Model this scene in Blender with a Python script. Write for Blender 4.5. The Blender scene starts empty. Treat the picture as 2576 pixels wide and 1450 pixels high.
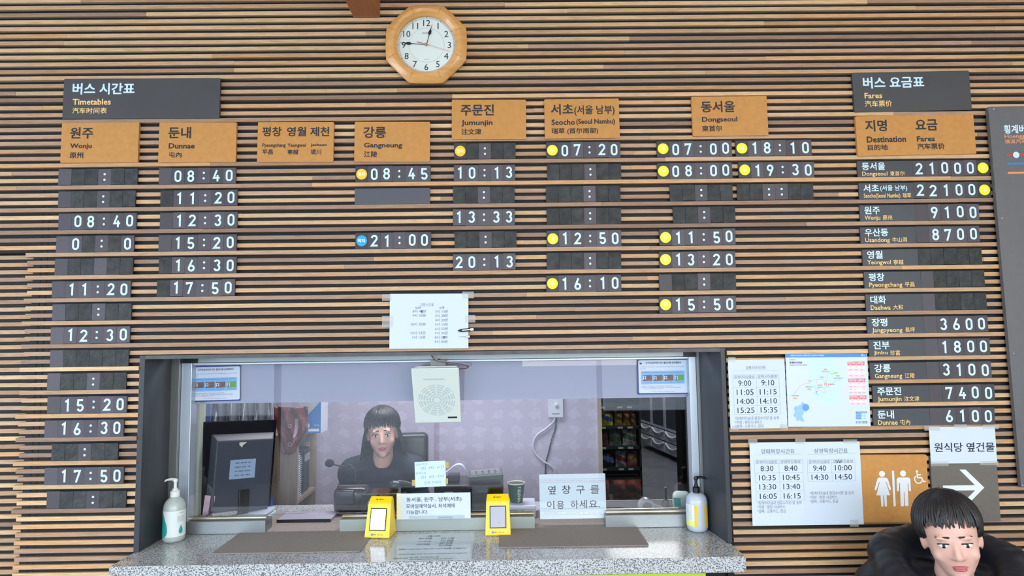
import bpy, math, random
from mathutils import Vector, Matrix
R = random.Random(7)
SC = bpy.context.scene
COL = SC.collection
PI = math.pi

# ------------------------------------------------------------------ camera
F, CAMD, CZ = 1620.0, 2.377, 1.788            # focal length (px of 2576), distance to the slat faces, lens height
PITCH, YAW, ROLL = 0.08057, -0.00961, -0.01276


def _rot(v):
    x, y, z = v
    c, s = math.cos(ROLL), math.sin(ROLL)
    x, z = x * c - z * s, x * s + z * c
    c, s = math.cos(PITCH), math.sin(PITCH)
    y, z = y * c - z * s, y * s + z * c
    c, s = math.cos(YAW), math.sin(YAW)
    x, y = x * c - y * s, x * s + y * c
    return Vector((x, y, z))


CAM = Vector((0, -CAMD, CZ))
RGT, FWD, UPV = _rot((1, 0, 0)), _rot((0, 1, 0)), _rot((0, 0, 1))
cd = bpy.data.cameras.new('camera')
cd.sensor_fit = 'HORIZONTAL'
cd.sensor_width = 36.0
cd.lens = F / 2576 * 36.0
cd.clip_start = 0.05
cam = bpy.data.objects.new('camera', cd)
COL.objects.link(cam)
M = Matrix((RGT, UPV, -FWD)).transposed().to_4x4()
M.translation = CAM
cam.matrix_world = M
SC.camera = cam

# ------------------------------------------------------------------ world, lights, exposure
W = bpy.data.worlds.new('sky')
SC.world = W
W.use_nodes = True
W.node_tree.nodes['Background'].inputs[0].default_value = (0.72, 0.85, 1.0, 1)
W.node_tree.nodes['Background'].inputs[1].default_value = 3.4


def area(name, loc, rot, sx, sy, power, col):
    l = bpy.data.lights.new(name, 'AREA')
    l.shape = 'RECTANGLE'
    l.size, l.size_y, l.energy, l.color = sx, sy, power, col
    o = bpy.data.objects.new(name, l)
    COL.objects.link(o)
    o.location, o.rotation_euler = loc, rot
    return o


area('daylight_front_windows', (2.4, -5.42, 2.3), (math.radians(90), 0, 0), 4.4, 1.7, 62, (1.0, 0.93, 0.83))
area('daylight_left_windows', (-4.4, -2.3, 1.35), (math.radians(90), 0, math.radians(-90)), 3.6, 1.1, 34, (0.70, 0.85, 1.0))
area('ceiling_lamp_light', (0.4, -2.2, 3.34), (0, 0, 0), 3.4, 0.5, 20, (1.0, 0.95, 0.88))
area('booth_lamp_light', (-0.4, 0.95, 2.5), (0, 0, 0), 1.3, 0.5, 21, (0.94, 0.94, 1.0))
area('shop_fill_light', (1.9, 6.0, 2.68), (0, 0, 0), 1.6, 6.0, 70, (0.95, 0.98, 1.0))  # unseen fill under the shop ceiling, added to brighten the shop
SC.view_settings.view_transform = 'Standard'
SC.view_settings.look = 'None'
SC.view_settings.gamma = 1.0
SC.view_settings.use_curve_mapping = False
SC.view_settings.exposure = 0.5
SC.cycles.use_denoising = True
SC.cycles.max_bounces = 8
SC.cycles.transparent_max_bounces = 16


# ------------------------------------------------------------------ where a pixel of the photograph lies
def ray(px, py):
    return RGT * ((px - 1288) / F) + FWD + UPV * ((725 - py) / F)


def at_y(px, py, y=0.0):
    d = ray(px, py)
    return CAM + d * ((y - CAM.y) / d.y)


def at_z(px, py, z):
    d = ray(px, py)
    return CAM + d * ((z - CAM.z) / d.z)


def pix(p):
    q = Vector(p) - CAM
    w = q.dot(FWD)
    return 1288 + F * q.dot(RGT) / w, 725 - F * q.dot(UPV) / w


def x_at(px, z, y=0.0):
    x = (px - 1288) / F * (y + CAMD)
    for _ in range(5):
        x += (px - pix((x, y, z))[0]) * (y + CAMD) / F
    return x


# ------------------------------------------------------------------ materials
def lin(c):
    return tuple(((v / 255) / 12.92 if v / 255 <= 0.04045 else ((v / 255 + 0.055) / 1.055) ** 2.4) for v in c)


MATS = {}


def mat(name, rgb, rough=0.6, metal=0.0, noise=0.0, scale=40.0, bump=0.0, stretch=None, spec=0.5, emit=0.0, rgb2=None, objrnd=0.0, alpha=1.0, trans=0.0, coat=0.0, contrast=0.5):
    if name in MATS:
        return MATS[name]
    m = bpy.data.materials.new(name)
    m.use_nodes = True
    nt = m.node_tree
    b = nt.nodes['Principled BSDF']
    c = lin(rgb)
    b.inputs['Base Color'].default_value = (*c, 1)
    b.inputs['Roughness'].default_value = rough
    b.inputs['Metallic'].default_value = metal
    b.inputs['Specular IOR Level'].default_value = spec
    b.inputs['Coat Weight'].default_value = coat
    if trans:
        b.inputs['Transmission Weight'].default_value = trans
    if alpha < 1:
        b.inputs['Alpha'].default_value = alpha
    if emit:
        b.inputs['Emission Color'].default_value = (*c, 1)
        b.inputs['Emission Strength'].default_value = emit
    if noise or bump or rgb2 or objrnd:
        tc = nt.nodes.new('ShaderNodeTexCoord')
        mp = nt.nodes.new('ShaderNodeMapping')
        if stretch:
            mp.inputs['Scale'].default_value = stretch
        nt.links.new(tc.outputs['Object'], mp.inputs[0])
        nz = nt.nodes.new('ShaderNodeTexNoise')
        nz.noise_dimensions = '4D'
        nz.inputs['Scale'].default_value = scale
        nz.inputs['Detail'].default_value = 6
        oi = nt.nodes.new('ShaderNodeObjectInfo')
        mu = nt.nodes.new('ShaderNodeMath')
        mu.operation = 'MULTIPLY'
        mu.inputs[1].default_value = 37.0
        nt.links.new(oi.outputs['Random'], mu.inputs[0])
        nt.links.new(mu.outputs[0], nz.inputs['W'])
        nt.links.new(mp.outputs[0], nz.inputs['Vector'])
        rp = nt.nodes.new('ShaderNodeValToRGB')
        lo = lin(rgb2) if rgb2 else tuple(v * (1 - noise) for v in c)
        hi = c if rgb2 else tuple(min(1, v * (1 + noise)) for v in c)
        rp.color_ramp.elements[0].color = (*lo, 1)
        rp.color_ramp.elements[1].color = (*hi, 1)
        rp.color_ramp.elements[0].position = 0.5 - contrast * 0.4
        rp.color_ramp.elements[1].position = 0.5 + contrast * 0.4
        nt.links.new(nz.outputs[0], rp.inputs[0])
        src = rp.outputs[0]
        if objrnd:
            hs = nt.nodes.new('ShaderNodeHueSaturation')
            mr = nt.nodes.new('ShaderNodeMapRange')
            mr.inputs[3].default_value = 1 - objrnd
            mr.inputs[4].default_value = 1 + objrnd
            nt.links.new(oi.outputs['Random'], mr.inputs[0])
            nt.links.new(mr.outputs[0], hs.inputs['Value'])
            nt.links.new(src, hs.inputs['Color'])
            src = hs.outputs[0]
        nt.links.new(src, b.inputs['Base Color'])
        if bump:
            bp = nt.nodes.new('ShaderNodeBump')
            bp.inputs['Strength'].default_value = bump
            bp.inputs['Distance'].default_value = 0.004
            nt.links.new(nz.outputs[0], bp.inputs['Height'])
            nt.links.new(bp.outputs[0], b.inputs['Normal'])
    MATS[name] = m
    return m


def wood_mat(name):
    """Slats: every board carries its own tint and grain seed as mesh attributes."""
    m = bpy.data.materials.new(name)
    m.use_nodes = True
    nt = m.node_tree
    b = nt.nodes['Principled BSDF']
    b.inputs['Roughness'].default_value = 0.62
    at = nt.nodes.new('ShaderNodeAttribute')
    at.attribute_name = 'tint'
    sd = nt.nodes.new('ShaderNodeAttribute')
    sd.attribute_name = 'seed'
    tc = nt.nodes.new('ShaderNodeTexCoord')
    mp = nt.nodes.new('ShaderNodeMapping')
    mp.inputs['Scale'].default_value = (0.9, 9, 9)
    nz = nt.nodes.new('ShaderNodeTexNoise')
    nz.noise_dimensions = '4D'
    nz.inputs['Scale'].default_value = 14
    nz.inputs['Detail'].default_value = 7
    nz.inputs['Distortion'].default_value = 1.2
    n2 = nt.nodes.new('ShaderNodeTexNoise')
    n2.noise_dimensions = '4D'
    n2.inputs['Scale'].default_value = 3.0
    nt.links.new(tc.outputs['Object'], mp.inputs[0])
    nt.links.new(mp.outputs[0], nz.inputs['Vector'])
    nt.links.new(tc.outputs['Object'], n2.inputs['Vector'])
    nt.links.new(sd.outputs['Fac'], nz.inputs['W'])
    nt.links.new(sd.outputs['Fac'], n2.inputs['W'])
    rp = nt.nodes.new('ShaderNodeValToRGB')
    rp.color_ramp.elements[0].color = (0.80, 0.77, 0.74, 1)
    rp.color_ramp.elements[1].color = (1.08, 1.07, 1.06, 1)
    rp.color_ramp.elements[0].position = 0.3
    rp.color_ramp.elements[1].position = 0.62
    nt.links.new(nz.outputs[0], rp.inputs[0])
    r2 = nt.nodes.new('ShaderNodeValToRGB')
    r2.color_ramp.elements[0].color = (0.8, 0.8, 0.82, 1)
    r2.color_ramp.elements[1].color = (1.1, 1.08, 1.05, 1)
    nt.links.new(n2.outputs[0], r2.inputs[0])
    mx = nt.nodes.new('ShaderNodeMix')
    mx.data_type = 'RGBA'
    mx.blend_type = 'MULTIPLY'
    mx.inputs[0].default_value = 1
    nt.links.new(at.outputs['Color'], mx.inputs[6])
    nt.links.new(rp.outputs[0], mx.inputs[7])
    m2 = nt.nodes.new('ShaderNodeMix')
    m2.data_type = 'RGBA'
    m2.blend_type = 'MULTIPLY'
    m2.inputs[0].default_value = 1
    nt.links.new(mx.outputs[2], m2.inputs[6])
    nt.links.new(r2.outputs[0], m2.inputs[7])
    nt.links.new(m2.outputs[2], b.inputs['Base Color'])
    bp = nt.nodes.new('ShaderNodeBump')
    bp.inputs['Strength'].default_value = 0.25
    bp.inputs['Distance'].default_value = 0.002
    nt.links.new(nz.outputs[0], bp.inputs['Height'])
    nt.links.new(bp.outputs[0], b.inputs['Normal'])
    return m


def granite_mat():
    m = bpy.data.materials.new('granite')
    m.use_nodes = True
    nt = m.node_tree
    b = nt.nodes['Principled BSDF']
    b.inputs['Roughness'].default_value = 0.13
    tc = nt.nodes.new('ShaderNodeTexCoord')
    n1 = nt.nodes.new('ShaderNodeTexNoise')
    n1.inputs['Scale'].default_value = 225
    n1.inputs['Detail'].default_value = 3
    nt.links.new(tc.outputs['Object'], n1.inputs['Vector'])
    rp = nt.nodes.new('ShaderNodeValToRGB')
    e = rp.color_ramp.elements
    e[0].position, e[0].color = 0.36, (*lin((96, 96, 98)), 1)
    e[1].position, e[1].color = 0.46, (*lin((146, 147, 148)), 1)
    x = e.new(0.53)
    x.color = (*lin((198, 201, 203)), 1)
    nt.links.new(n1.outputs[0], rp.inputs[0])
    nt.links.new(rp.outputs[0], b.inputs['Base Color'])
    MATS['granite'] = m
    return m


def glass_mat(name, tint=(1, 1, 1), ior=1.5):
    """A clear pane: what is behind shows through, with the reflection a real pane has."""
    m = bpy.data.materials.new(name)
    m.use_nodes = True
    nt = m.node_tree
    nt.nodes.remove(nt.nodes['Principled BSDF'])
    out = nt.nodes['Material Output']
    tr = nt.nodes.new('ShaderNodeBsdfTransparent')
    tr.inputs[0].default_value = (*tint, 1)
    gl = nt.nodes.new('ShaderNodeBsdfGlossy')
    gl.inputs['Roughness'].default_value = 0.0
    fr = nt.nodes.new('ShaderNodeFresnel')
    fr.inputs[0].default_value = ior
    mx = nt.nodes.new('ShaderNodeMixShader')
    nt.links.new(fr.outputs[0], mx.inputs[0])
    nt.links.new(tr.outputs[0], mx.inputs[1])
    nt.links.new(gl.outputs[0], mx.inputs[2])
    nt.links.new(mx.outputs[0], out.inputs[0])
    return m


# ------------------------------------------------------------------ mesh building
class MB:
    def __init__(s):
        s.v, s.f, s.fc, s.fs, s.mi = [], [], [], [], []

    def add(s, vs, fs, m=0):
        n = len(s.v)
        s.v += [tuple(p) for p in vs]
        s.f += [tuple(i + n for i in f) for f in fs]
        s.mi += [m] * len(fs)
        return s

    def box(s, x0, x1, y0, y1, z0, z1, m=0):
        return s.add([(x0, y0, z0), (x1, y0, z0), (x1, y1, z0), (x0, y1, z0), (x0, y0, z1), (x1, y0, z1), (x1, y1, z1), (x0, y1, z1)],
                     [(0, 3, 2, 1), (4, 5, 6, 7), (0, 1, 5, 4), (1, 2, 6, 5), (2, 3, 7, 6), (3, 0, 4, 7)], m)

    def poly(s, pts, y0, y1=None, m=0):
        """A polygon in the x-z plane (counter-clockwise seen from -y), flat at y0 or thick to y1."""
        n = len(pts)
        if y1 is None:
            return s.add([(x, y0, z) for x, z in pts], [tuple(range(n))], m)
        vs = [(x, y0, z) for x, z in pts] + [(x, y1, z) for x, z in pts]
        fs = [tuple(range(n)), tuple(range(2 * n - 1, n - 1, -1))] + [(i + n, (i + 1) % n + n, (i + 1) % n, i) for i in range(n)]
        return s.add(vs, fs, m)

    def rect(s, x0, x1, z0, z1, y, m=0):
        return s.poly([(x0, z0), (x1, z0), (x1, z1), (x0, z1)], y, None, m)

    def hexa(s, p, m=0):
        """Eight corners: four of the front (ccw), four of the back in the same order."""
        return s.add(p, [(0, 1, 2, 3), (7, 6, 5, 4), (4, 5, 1, 0), (5, 6, 2, 1), (6, 7, 3, 2), (7, 4, 0, 3)], m)

    def lathe(s, prof, c=(0, 0, 0), n=32, m=0, sx=1.0, sy=1.0):
        vs, fs = [], []
        for r, z in prof:
            for i in range(n):
                a = 2 * PI * i / n
                vs.append((c[0] + r * sx * math.cos(a), c[1] + r * sy * math.sin(a), c[2] + z))
        for k in range(len(prof) - 1):
            for i in range(n):
                j = (i + 1) % n
                fs.append((k * n + i, k * n + j, (k + 1) * n + j, (k + 1) * n + i))
        fs.append(tuple(range(n - 1, -1, -1)))
        fs.append(tuple(range((len(prof) - 1) * n, len(prof) * n)))
        return s.add(vs, fs, m)

    def tube(s, pts, r, n=10, m=0):
        pts = [Vector(p) for p in pts]
        rr = r if isinstance(r, (list, tuple)) else [r] * len(pts)
        vs, fs = [], []
        up = None
        for i, p in enumerate(pts):
            t = (pts[min(i + 1, len(pts) - 1)] - pts[max(i - 1, 0)]).normalized()
            if up is None:
                up = Vector((0, 0, 1)) if abs(t.z) < 0.9 else Vector((1, 0, 0))
            a = t.cross(up).normalized()
            up = a.cross(t).normalized()
            for k in range(n):
                an = 2 * PI * k / n
                vs.append(p + (a * math.cos(an) + up * math.sin(an)) * rr[i])
        for i in range(len(pts) - 1):
            for k in range(n):
                j = (k + 1) % n
                fs.append((i * n + k, (i + 1) * n + k, (i + 1) * n + j, i * n + j))
        fs.append(tuple(range(n)))
        fs.append(tuple(range(len(pts) * n - 1, (len(pts) - 1) * n - 1, -1)))
        return s.add(vs, fs, m)

    def ell(s, c, r, n=20, k=12, m=0, rot=None):
        vs, fs = [], []
        rx, ry, rz = r if isinstance(r, (tuple, list)) else (r, r, r)
        for i in range(1, k):
            th = PI * i / k
            for j in range(n):
                a = 2 * PI * j / n
                vs.append(Vector((rx * math.sin(th) * math.cos(a), ry * math.sin(th) * math.sin(a), rz * math.cos(th))))
        vs.append(Vector((0, 0, rz)))
        vs.append(Vector((0, 0, -rz)))
        for i in range(k - 2):
            for j in range(n):
                q = (j + 1) % n
                fs.append((i * n + j, (i + 1) * n + j, (i + 1) * n + q, i * n + q))
        t, b = len(vs) - 2, len(vs) - 1
        for j in range(n):
            q = (j + 1) % n
            fs.append((t, j, q))
            fs.append((b, (k - 2) * n + q, (k - 2) * n + j))
        if rot is not None:
            vs = [rot @ p for p in vs]
        c = Vector(c)
        return s.add([p + c for p in vs], fs, m)

    def cap(s, p0, r0, p1, r1, n=16):
        """A tapered limb piece with round ends."""
        p0, p1 = Vector(p0), Vector(p1)
        d = p1 - p0
        pts, rad = [], []
        t = d.normalized()
        for a in (-80, -55, -25):
            pts.append(p0 + t * r0 * math.sin(math.radians(a)))
            rad.append(r0 * math.cos(math.radians(a)))
        pts += [p0, p1]
        rad += [r0, r1]
        for a in (25, 55, 80):
            pts.append(p1 + t * r1 * math.sin(math.radians(a)))
            rad.append(r1 * math.cos(math.radians(a)))
        return s.tube(pts, rad, n)

    def stroke(s, pts, w, y, closed=False, m=0):
        """A flat line of constant width in the x-z plane."""
        n = len(pts)
        P = [Vector(p) for p in pts]
        L, Rr = [], []
        for i in range(n):
            a = P[i - 1] if (i > 0 or closed) else None
            b = P[(i + 1) % n] if (i < n - 1 or closed) else None
            t1 = (P[i] - a).normalized() if a is not None else None
            t2 = (b - P[i]).normalized() if b is not None else None
            t1 = t1 or t2
            t2 = t2 or t1
            t = (t1 + t2)
            t = t.normalized() if t.length > 1e-6 else t1
            k = 1 / max(0.35, t.dot(t1))
            nn = Vector((-t.y, t.x)) * (w / 2 * k)
            L.append(P[i] + nn)
            Rr.append(P[i] - nn)
        vs = [(p.x, y, p.y) for p in L] + [(p.x, y, p.y) for p in Rr]
        fs = [(i, i + n, (i + 1) % n + n, (i + 1) % n) for i in range(n if closed else n - 1)]
        return s.add(vs, fs, m)

    def disc(s, x, z, r, y, n=24, m=0):
        return s.poly([(x + r * math.cos(2 * PI * i / n), z + r * math.sin(2 * PI * i / n)) for i in range(n)], y, None, m)

    def mesh(s, name, mats, smooth=None):
        me = bpy.data.meshes.new(name)
        me.from_pydata(s.v, [], s.f)
        for m in (mats if isinstance(mats, (list, tuple)) else [mats]):
            me.materials.append(m)
        if any(s.mi):
            me.polygons.foreach_set('material_index', s.mi)
        if smooth:
            me.shade_smooth()
            me.set_sharp_from_angle(angle=math.radians(smooth))
        me.update()
        return me

    def obj(s, name, mats, parent=None, smooth=None, loc=None, bevel=0):
        o = bpy.data.objects.new(name, s.mesh(name, mats, smooth))
        COL.objects.link(o)
        if parent is not None:
            o.parent = parent
        if loc is not None:
            o.location = loc
        if bevel:
            b = o.modifiers.new('edge', 'BEVEL')
            b.width, b.segments, b.limit_method = bevel, 2, 'ANGLE'
        return o


def tag(o, label=None, cat=None, group=None, kind=None):
    for k, v in (('label', label), ('category', cat), ('group', group), ('kind', kind)):
        if v:
            o[k] = v
    return o


def empty(name, loc=(0, 0, 0), rz=0.0, label=None, cat=None, group=None):
    o = bpy.data.objects.new(name, None)
    o.empty_display_size = 0.05
    COL.objects.link(o)
    o.location = loc
    o.rotation_euler = (0, 0, rz)
    return tag(o, label, cat, group)


def struct(o, label=None):
    o['kind'] = 'structure'
    if label:
        o['label'] = label
    return o


def rrect(w, h, r, n=5):
    pts = []
    for cx, cz, a0 in ((w / 2 - r, -h / 2 + r, -90), (w / 2 - r, h / 2 - r, 0), (-w / 2 + r, h / 2 - r, 90), (-w / 2 + r, -h / 2 + r, 180)):
        for i in range(n + 1):
            a = math.radians(a0 + 90 * i / n)
            pts.append((cx + r * math.cos(a), cz + r * math.sin(a)))
    return pts


# ------------------------------------------------------------------ lettering
PADS = []          # (parent, name, label, material, y, [(string, cx, cz, w, h, bold, turn)])


class Pad:
    """All the lettering of one colour on one thing; built as one flat mesh when every string is known."""

    def __init__(s, parent, m, y, name='lettering', label=None):
        s.parent, s.m, s.y, s.name, s.label = parent, m, y, name, label
        s.items, s.mb, s.wrap, s.after = [], MB(), None, None
        PADS.append(s)

    def text(s, t, cx, cz, w=None, h=None, bold=0.0, turn=0.0):
        s.items.append((t, cx, cz, w, h, bold, turn))
        return s


def flush_lettering():
    need = {}
    for p in PADS:
        for it in p.items:
            need.setdefault((it[0], 0.0), None)
    tmp = []
    for (t, b) in need:
        cu = bpy.data.curves.new('lettering_source', 'FONT')
        cu.body, cu.offset, cu.resolution_u, cu.fill_mode = t, b, 2, 'FRONT'
        o = bpy.data.objects.new('lettering_source', cu)
        COL.objects.link(o)
        tmp.append(((t, b), o, cu))
    dg = bpy.context.evaluated_depsgraph_get()
    for k, o, cu in tmp:
        me = o.evaluated_get(dg).to_mesh()
        need[k] = ([(v.co.x, v.co.y) for v in me.vertices], [tuple(q.vertices) for q in me.polygons])
        o.evaluated_get(dg).to_mesh_clear()
    for k, o, cu in tmp:
        bpy.data.objects.remove(o)
        bpy.data.curves.remove(cu)
    for p in PADS:
        for (t, cx, cz, w, h, bold, turn) in p.items:
            vs, fs = need[(t, 0.0)]
            if not vs:
                continue
            x0, x1 = min(v[0] for v in vs), max(v[0] for v in vs)
            y0, y1 = min(v[1] for v in vs), max(v[1] for v in vs)
            kx = w / (x1 - x0) if w else None
            ky = h / (y1 - y0) if h else None
            kx = kx or ky
            ky = ky or kx
            c, sn = math.cos(turn), math.sin(turn)
            # heavier weights: the same glyphs laid over themselves a hair apart
            sh = [(0, 0)]
            if bold:
                kx *= (x1 - x0) / (x1 - x0 + 2 * bold)
                ky *= (y1 - y0) / (y1 - y0 + 2 * bold)
                sh = [(bold * .72 * i, bold * .72 * j) for i in (-1, 1) for j in (-1, 1)]
                if bold >= 0.012:
                    sh += [(bold, 0), (-bold, 0), (0, bold), (0, -bold)]
            for q_, (du, dv) in enumerate(sh):
                yy = p.y - 0.00004 * q_
                out = []
                for a, b in vs:
                    u, v = (a + du - (x0 + x1) / 2) * kx, (b + dv - (y0 + y1) / 2) * ky
                    out.append((cx + u * c - v * sn, yy, cz + u * sn + v * c))
                p.mb.add(out, fs)
        if p.wrap:
            r, a, z = p.wrap[:3]
            k = p.wrap[3] if len(p.wrap) > 3 else 0.0
            p.mb.v = [((r - y_ + k * v) * math.sin(a + u / r), -(r - y_ + k * v) * math.cos(a + u / r), z + v) for u, y_, v in p.mb.v]
        if p.mb.v:
            o = p.mb.obj(p.name, p.m, p.parent)
            if p.after:
                o.location, o.rotation_euler = (0, p.after[0], p.after[1]), (p.after[2], 0, 0)
            if p.label:
                o['label'] = p.label


class Board:
    """A flat thing whose four corners in the photograph are known; it lies in the plane y = const or z = const at its own place."""

    def __init__(s, name, corners, y=None, z=None, thick=0.01, m=None, radius=0.0, label=None, cat=None, group=None, top=True):
        s.y, s.z = y, z
        tl, tr, br, bl = [s.hit(*c) for c in corners]
        s.o = (tl + tr + br + bl) / 4
        s.ex = ((tr + br) / 2 - (tl + bl) / 2)
        up = ((tl + tr) / 2 - (bl + br) / 2)
        s.w, s.h = s.ex.length, up.length
        s.ex.normalize()
        n = Vector((0, -1, 0)) if y is not None else Vector((0, 0, 1))
        s.ez = s.ex.cross(-n).normalized()
        s.n = n
        mb = MB()
        if radius:
            mb.poly(rrect(s.w, s.h, radius), 0, thick)
        else:
            mb.box(-s.w / 2, s.w / 2, 0, thick, -s.h / 2, s.h / 2)
        s.obj = mb.obj(name, m)
        mw = Matrix((s.ex, -n, s.ez)).transposed().to_4x4()
        mw.translation = s.o
        s.obj.matrix_world = mw
        tag(s.obj, label, cat, group)
        s.pads = {}

    def hit(s, px, py):
        return at_y(px, py, s.y) if s.y is not None else at_z(px, py, s.z)

    def uv(s, px, py):
        q = s.hit(px, py) - s.o
        return q.dot(s.ex), q.dot(s.ez)

    def pad(s, m, name='lettering', label=None, y=-0.0005):
        k = (m.name, name)
        if k not in s.pads:
            s.pads[k] = Pad(s.obj, m, y, name, label)
        return s.pads[k]

    def text(s, t, box, m, bold=0.0, name='lettering', turn=0.0, label=None, y=-0.0005):
        x0, y0, x1, y1 = box
        c = s.uv((x0 + x1) / 2, (y0 + y1) / 2)
        a, b = s.uv(x0, (y0 + y1) / 2), s.uv(x1, (y0 + y1) / 2)
        d, e = s.uv((x0 + x1) / 2, y0), s.uv((x0 + x1) / 2, y1)
        s.pad(m, name, label, y).text(t, c[0], c[1], math.hypot(a[0] - b[0], a[1] - b[1]), math.hypot(d[0] - e[0], d[1] - e[1]), bold, turn)

    def line(s, pts, wpx, m, name='ruled_lines', closed=False, y=-0.0004):
        P = [s.uv(*p) for p in pts]
        k = math.hypot(*(a - b for a, b in zip(s.uv(*pts[0]), s.uv(pts[0][0] + 1, pts[0][1]))))
        s.pad(m, name, None, y).mb.stroke(P, wpx * k, s.pads[(m.name, name)].y, closed)

    def quad(s, x0, y0, x1, y1, m, name='printed_panel', y=-0.0003, lean=0.0):
        P = [s.uv(x0, y1), s.uv(x1, y1 + lean), s.uv(x1, y0 + lean), s.uv(x0, y0)]
        p = s.pad(m, name, None, y)
        p.mb.poly(P, p.y)

    def shape(s, pts, m, name='printed_panel', y=-0.0003):
        P = [s.uv(*q) for q in pts]
        ar = sum(P[i][0] * P[(i + 1) % len(P)][1] - P[(i + 1) % len(P)][0] * P[i][1] for i in range(len(P)))
        if ar < 0:
            P.reverse()
        p = s.pad(m, name, None, y)
        p.mb.poly(P, p.y)


def arc(cx, cz, r, a0, a1, n=14, rz=None):
    rz = rz or r
    return [(cx + r * math.cos(math.radians(a0 + (a1 - a0) * i / n)), cz + rz * math.sin(math.radians(a0 + (a1 - a0) * i / n))) for i in range(n + 1)]

# ------------------------------------------------------------------ palette
BLACK = mat('black_board', (28, 30, 34), 0.55, spec=0.25, noise=0.12, scale=6)
WOOD = wood_mat('slat_wood')
GRAN = granite_mat()
STEEL = mat('brushed_steel', (158, 163, 164), 0.4, 0.85, noise=0.08, scale=30, stretch=(1, 30, 30))
ALU = mat('aluminium', (196, 206, 216), 0.35, 0.6)
DARKWOOD = mat('dark_stained_frame', (52, 55, 60), 0.45, noise=0.15, scale=8, stretch=(8, 8, 1))
OCHRE = mat('ochre_board', (204, 146, 74), 0.6, rgb2=(184, 126, 60), scale=55, contrast=0.9)
CHAR = mat('charcoal_board', (72, 72, 75), 0.5, rgb2=(60, 60, 62), scale=7, contrast=1.0)
TILE = mat('tile_charcoal', (72, 67, 74), 0.5, noise=0.05, scale=60, objrnd=0.24)
SLATE = mat('tile_slate', (68, 71, 71), 0.7, rgb2=(26, 28, 29), scale=34, bump=1.0, contrast=0.75, objrnd=0.15)
NAMET = mat('tile_name', (60, 64, 70), 0.45, noise=0.05, scale=40, objrnd=0.1)
PALE = mat('print_pale_blue', (205, 232, 252), 0.5)
GOLD = mat('print_gold', (246, 204, 130), 0.5)
INK = mat('print_dark', (36, 36, 42), 0.6)
INKG = mat('print_grey', (112, 118, 132), 0.6)
INKB = mat('ink_black', (30, 38, 48), 0.6)
PAPER = mat('paper', (205, 217, 229), 0.55)
TAPE = mat('clear_tape', (214, 212, 205), 0.15, alpha=0.38)
WHITE = mat('white_plastic', (228, 234, 230), 0.4)
BLK = mat('black_plastic', (22, 23, 27), 0.35)
GREYP = mat('grey_plastic', (120, 126, 132), 0.4)

# ------------------------------------------------------------------ the slatted wall
PITCHZ, HS = 0.0117795 * CAMD, 0.0151


def zs(k):
    return CZ + CAMD * 0.28213 - PITCHZ * k


CT = 1.0502          # counter top
WXL, WXR = -1.336, 0.800   # ticket window opening
XBOX = at_y(65, 642).x     # left end of the projecting lower part
RECESS = 0.042
XL, XR = -3.4, 3.2
ZTOP = 3.40
ZOPEN = zs(25) - HS / 2 - 0.002


class Slats(MB):
    def __init__(s):
        super().__init__()
        s.col, s.sd = [], []

    def board(s, x0, x1, y0, y1, z, h=HS):
        c = 0.0009
        z0, z1 = z - h / 2, z + h / 2
        pr = [(y0, z0 + c), (y0 + c, z0), (y1, z0), (y1, z1), (y0 + c, z1), (y0, z1 - c)]
        n = len(pr)
        nf = len(s.f)
        s.add([(x0, y, q) for y, q in pr] + [(x1, y, q) for y, q in pr],
              [(i, i + n, (i + 1) % n + n, (i + 1) % n)[::-1] for i in range(n)] + [tuple(range(n - 1, -1, -1))[::-1], tuple(range(n, 2 * n))[::-1]])
        t = R.random()
        base = [(212, 176, 136), (196, 158, 122), (176, 142, 114), (220, 186, 142), (158, 128, 106), (194, 160, 128), (208, 164, 118), (178, 146, 120)][R.randrange(8)]
        k = R.uniform(0.8, 1.06)
        cc = tuple(v * k for v in lin(base))
        sd = R.uniform(0, 90)
        for _ in range(len(s.f) - nf):
            s.col.append((*cc, 1))
            s.sd.append(sd)

    def run(s, x0, x1, y0, y1, z):
        x = x0
        while x < x1 - 0.01:
            e = x + R.uniform(0.9, 2.6)
            if e > x1 - 0.35:
                e = x1
            s.board(x + 0.0003, e - 0.0003, y0 + R.uniform(-0.0006, 0.0006), y1, z + R.uniform(-0.0005, 0.0005))
            x = e

    def done(s, parent):
        o = s.obj('slat_cladding', WOOD, parent)
        a = o.data.attributes.new('tint', 'FLOAT_COLOR', 'FACE')
        a.data.foreach_set('color', [v for c in s.col for v in c])
        b = o.data.attributes.new('seed', 'FLOAT', 'FACE')
        b.data.foreach_set('value', s.sd)
        return o


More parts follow.
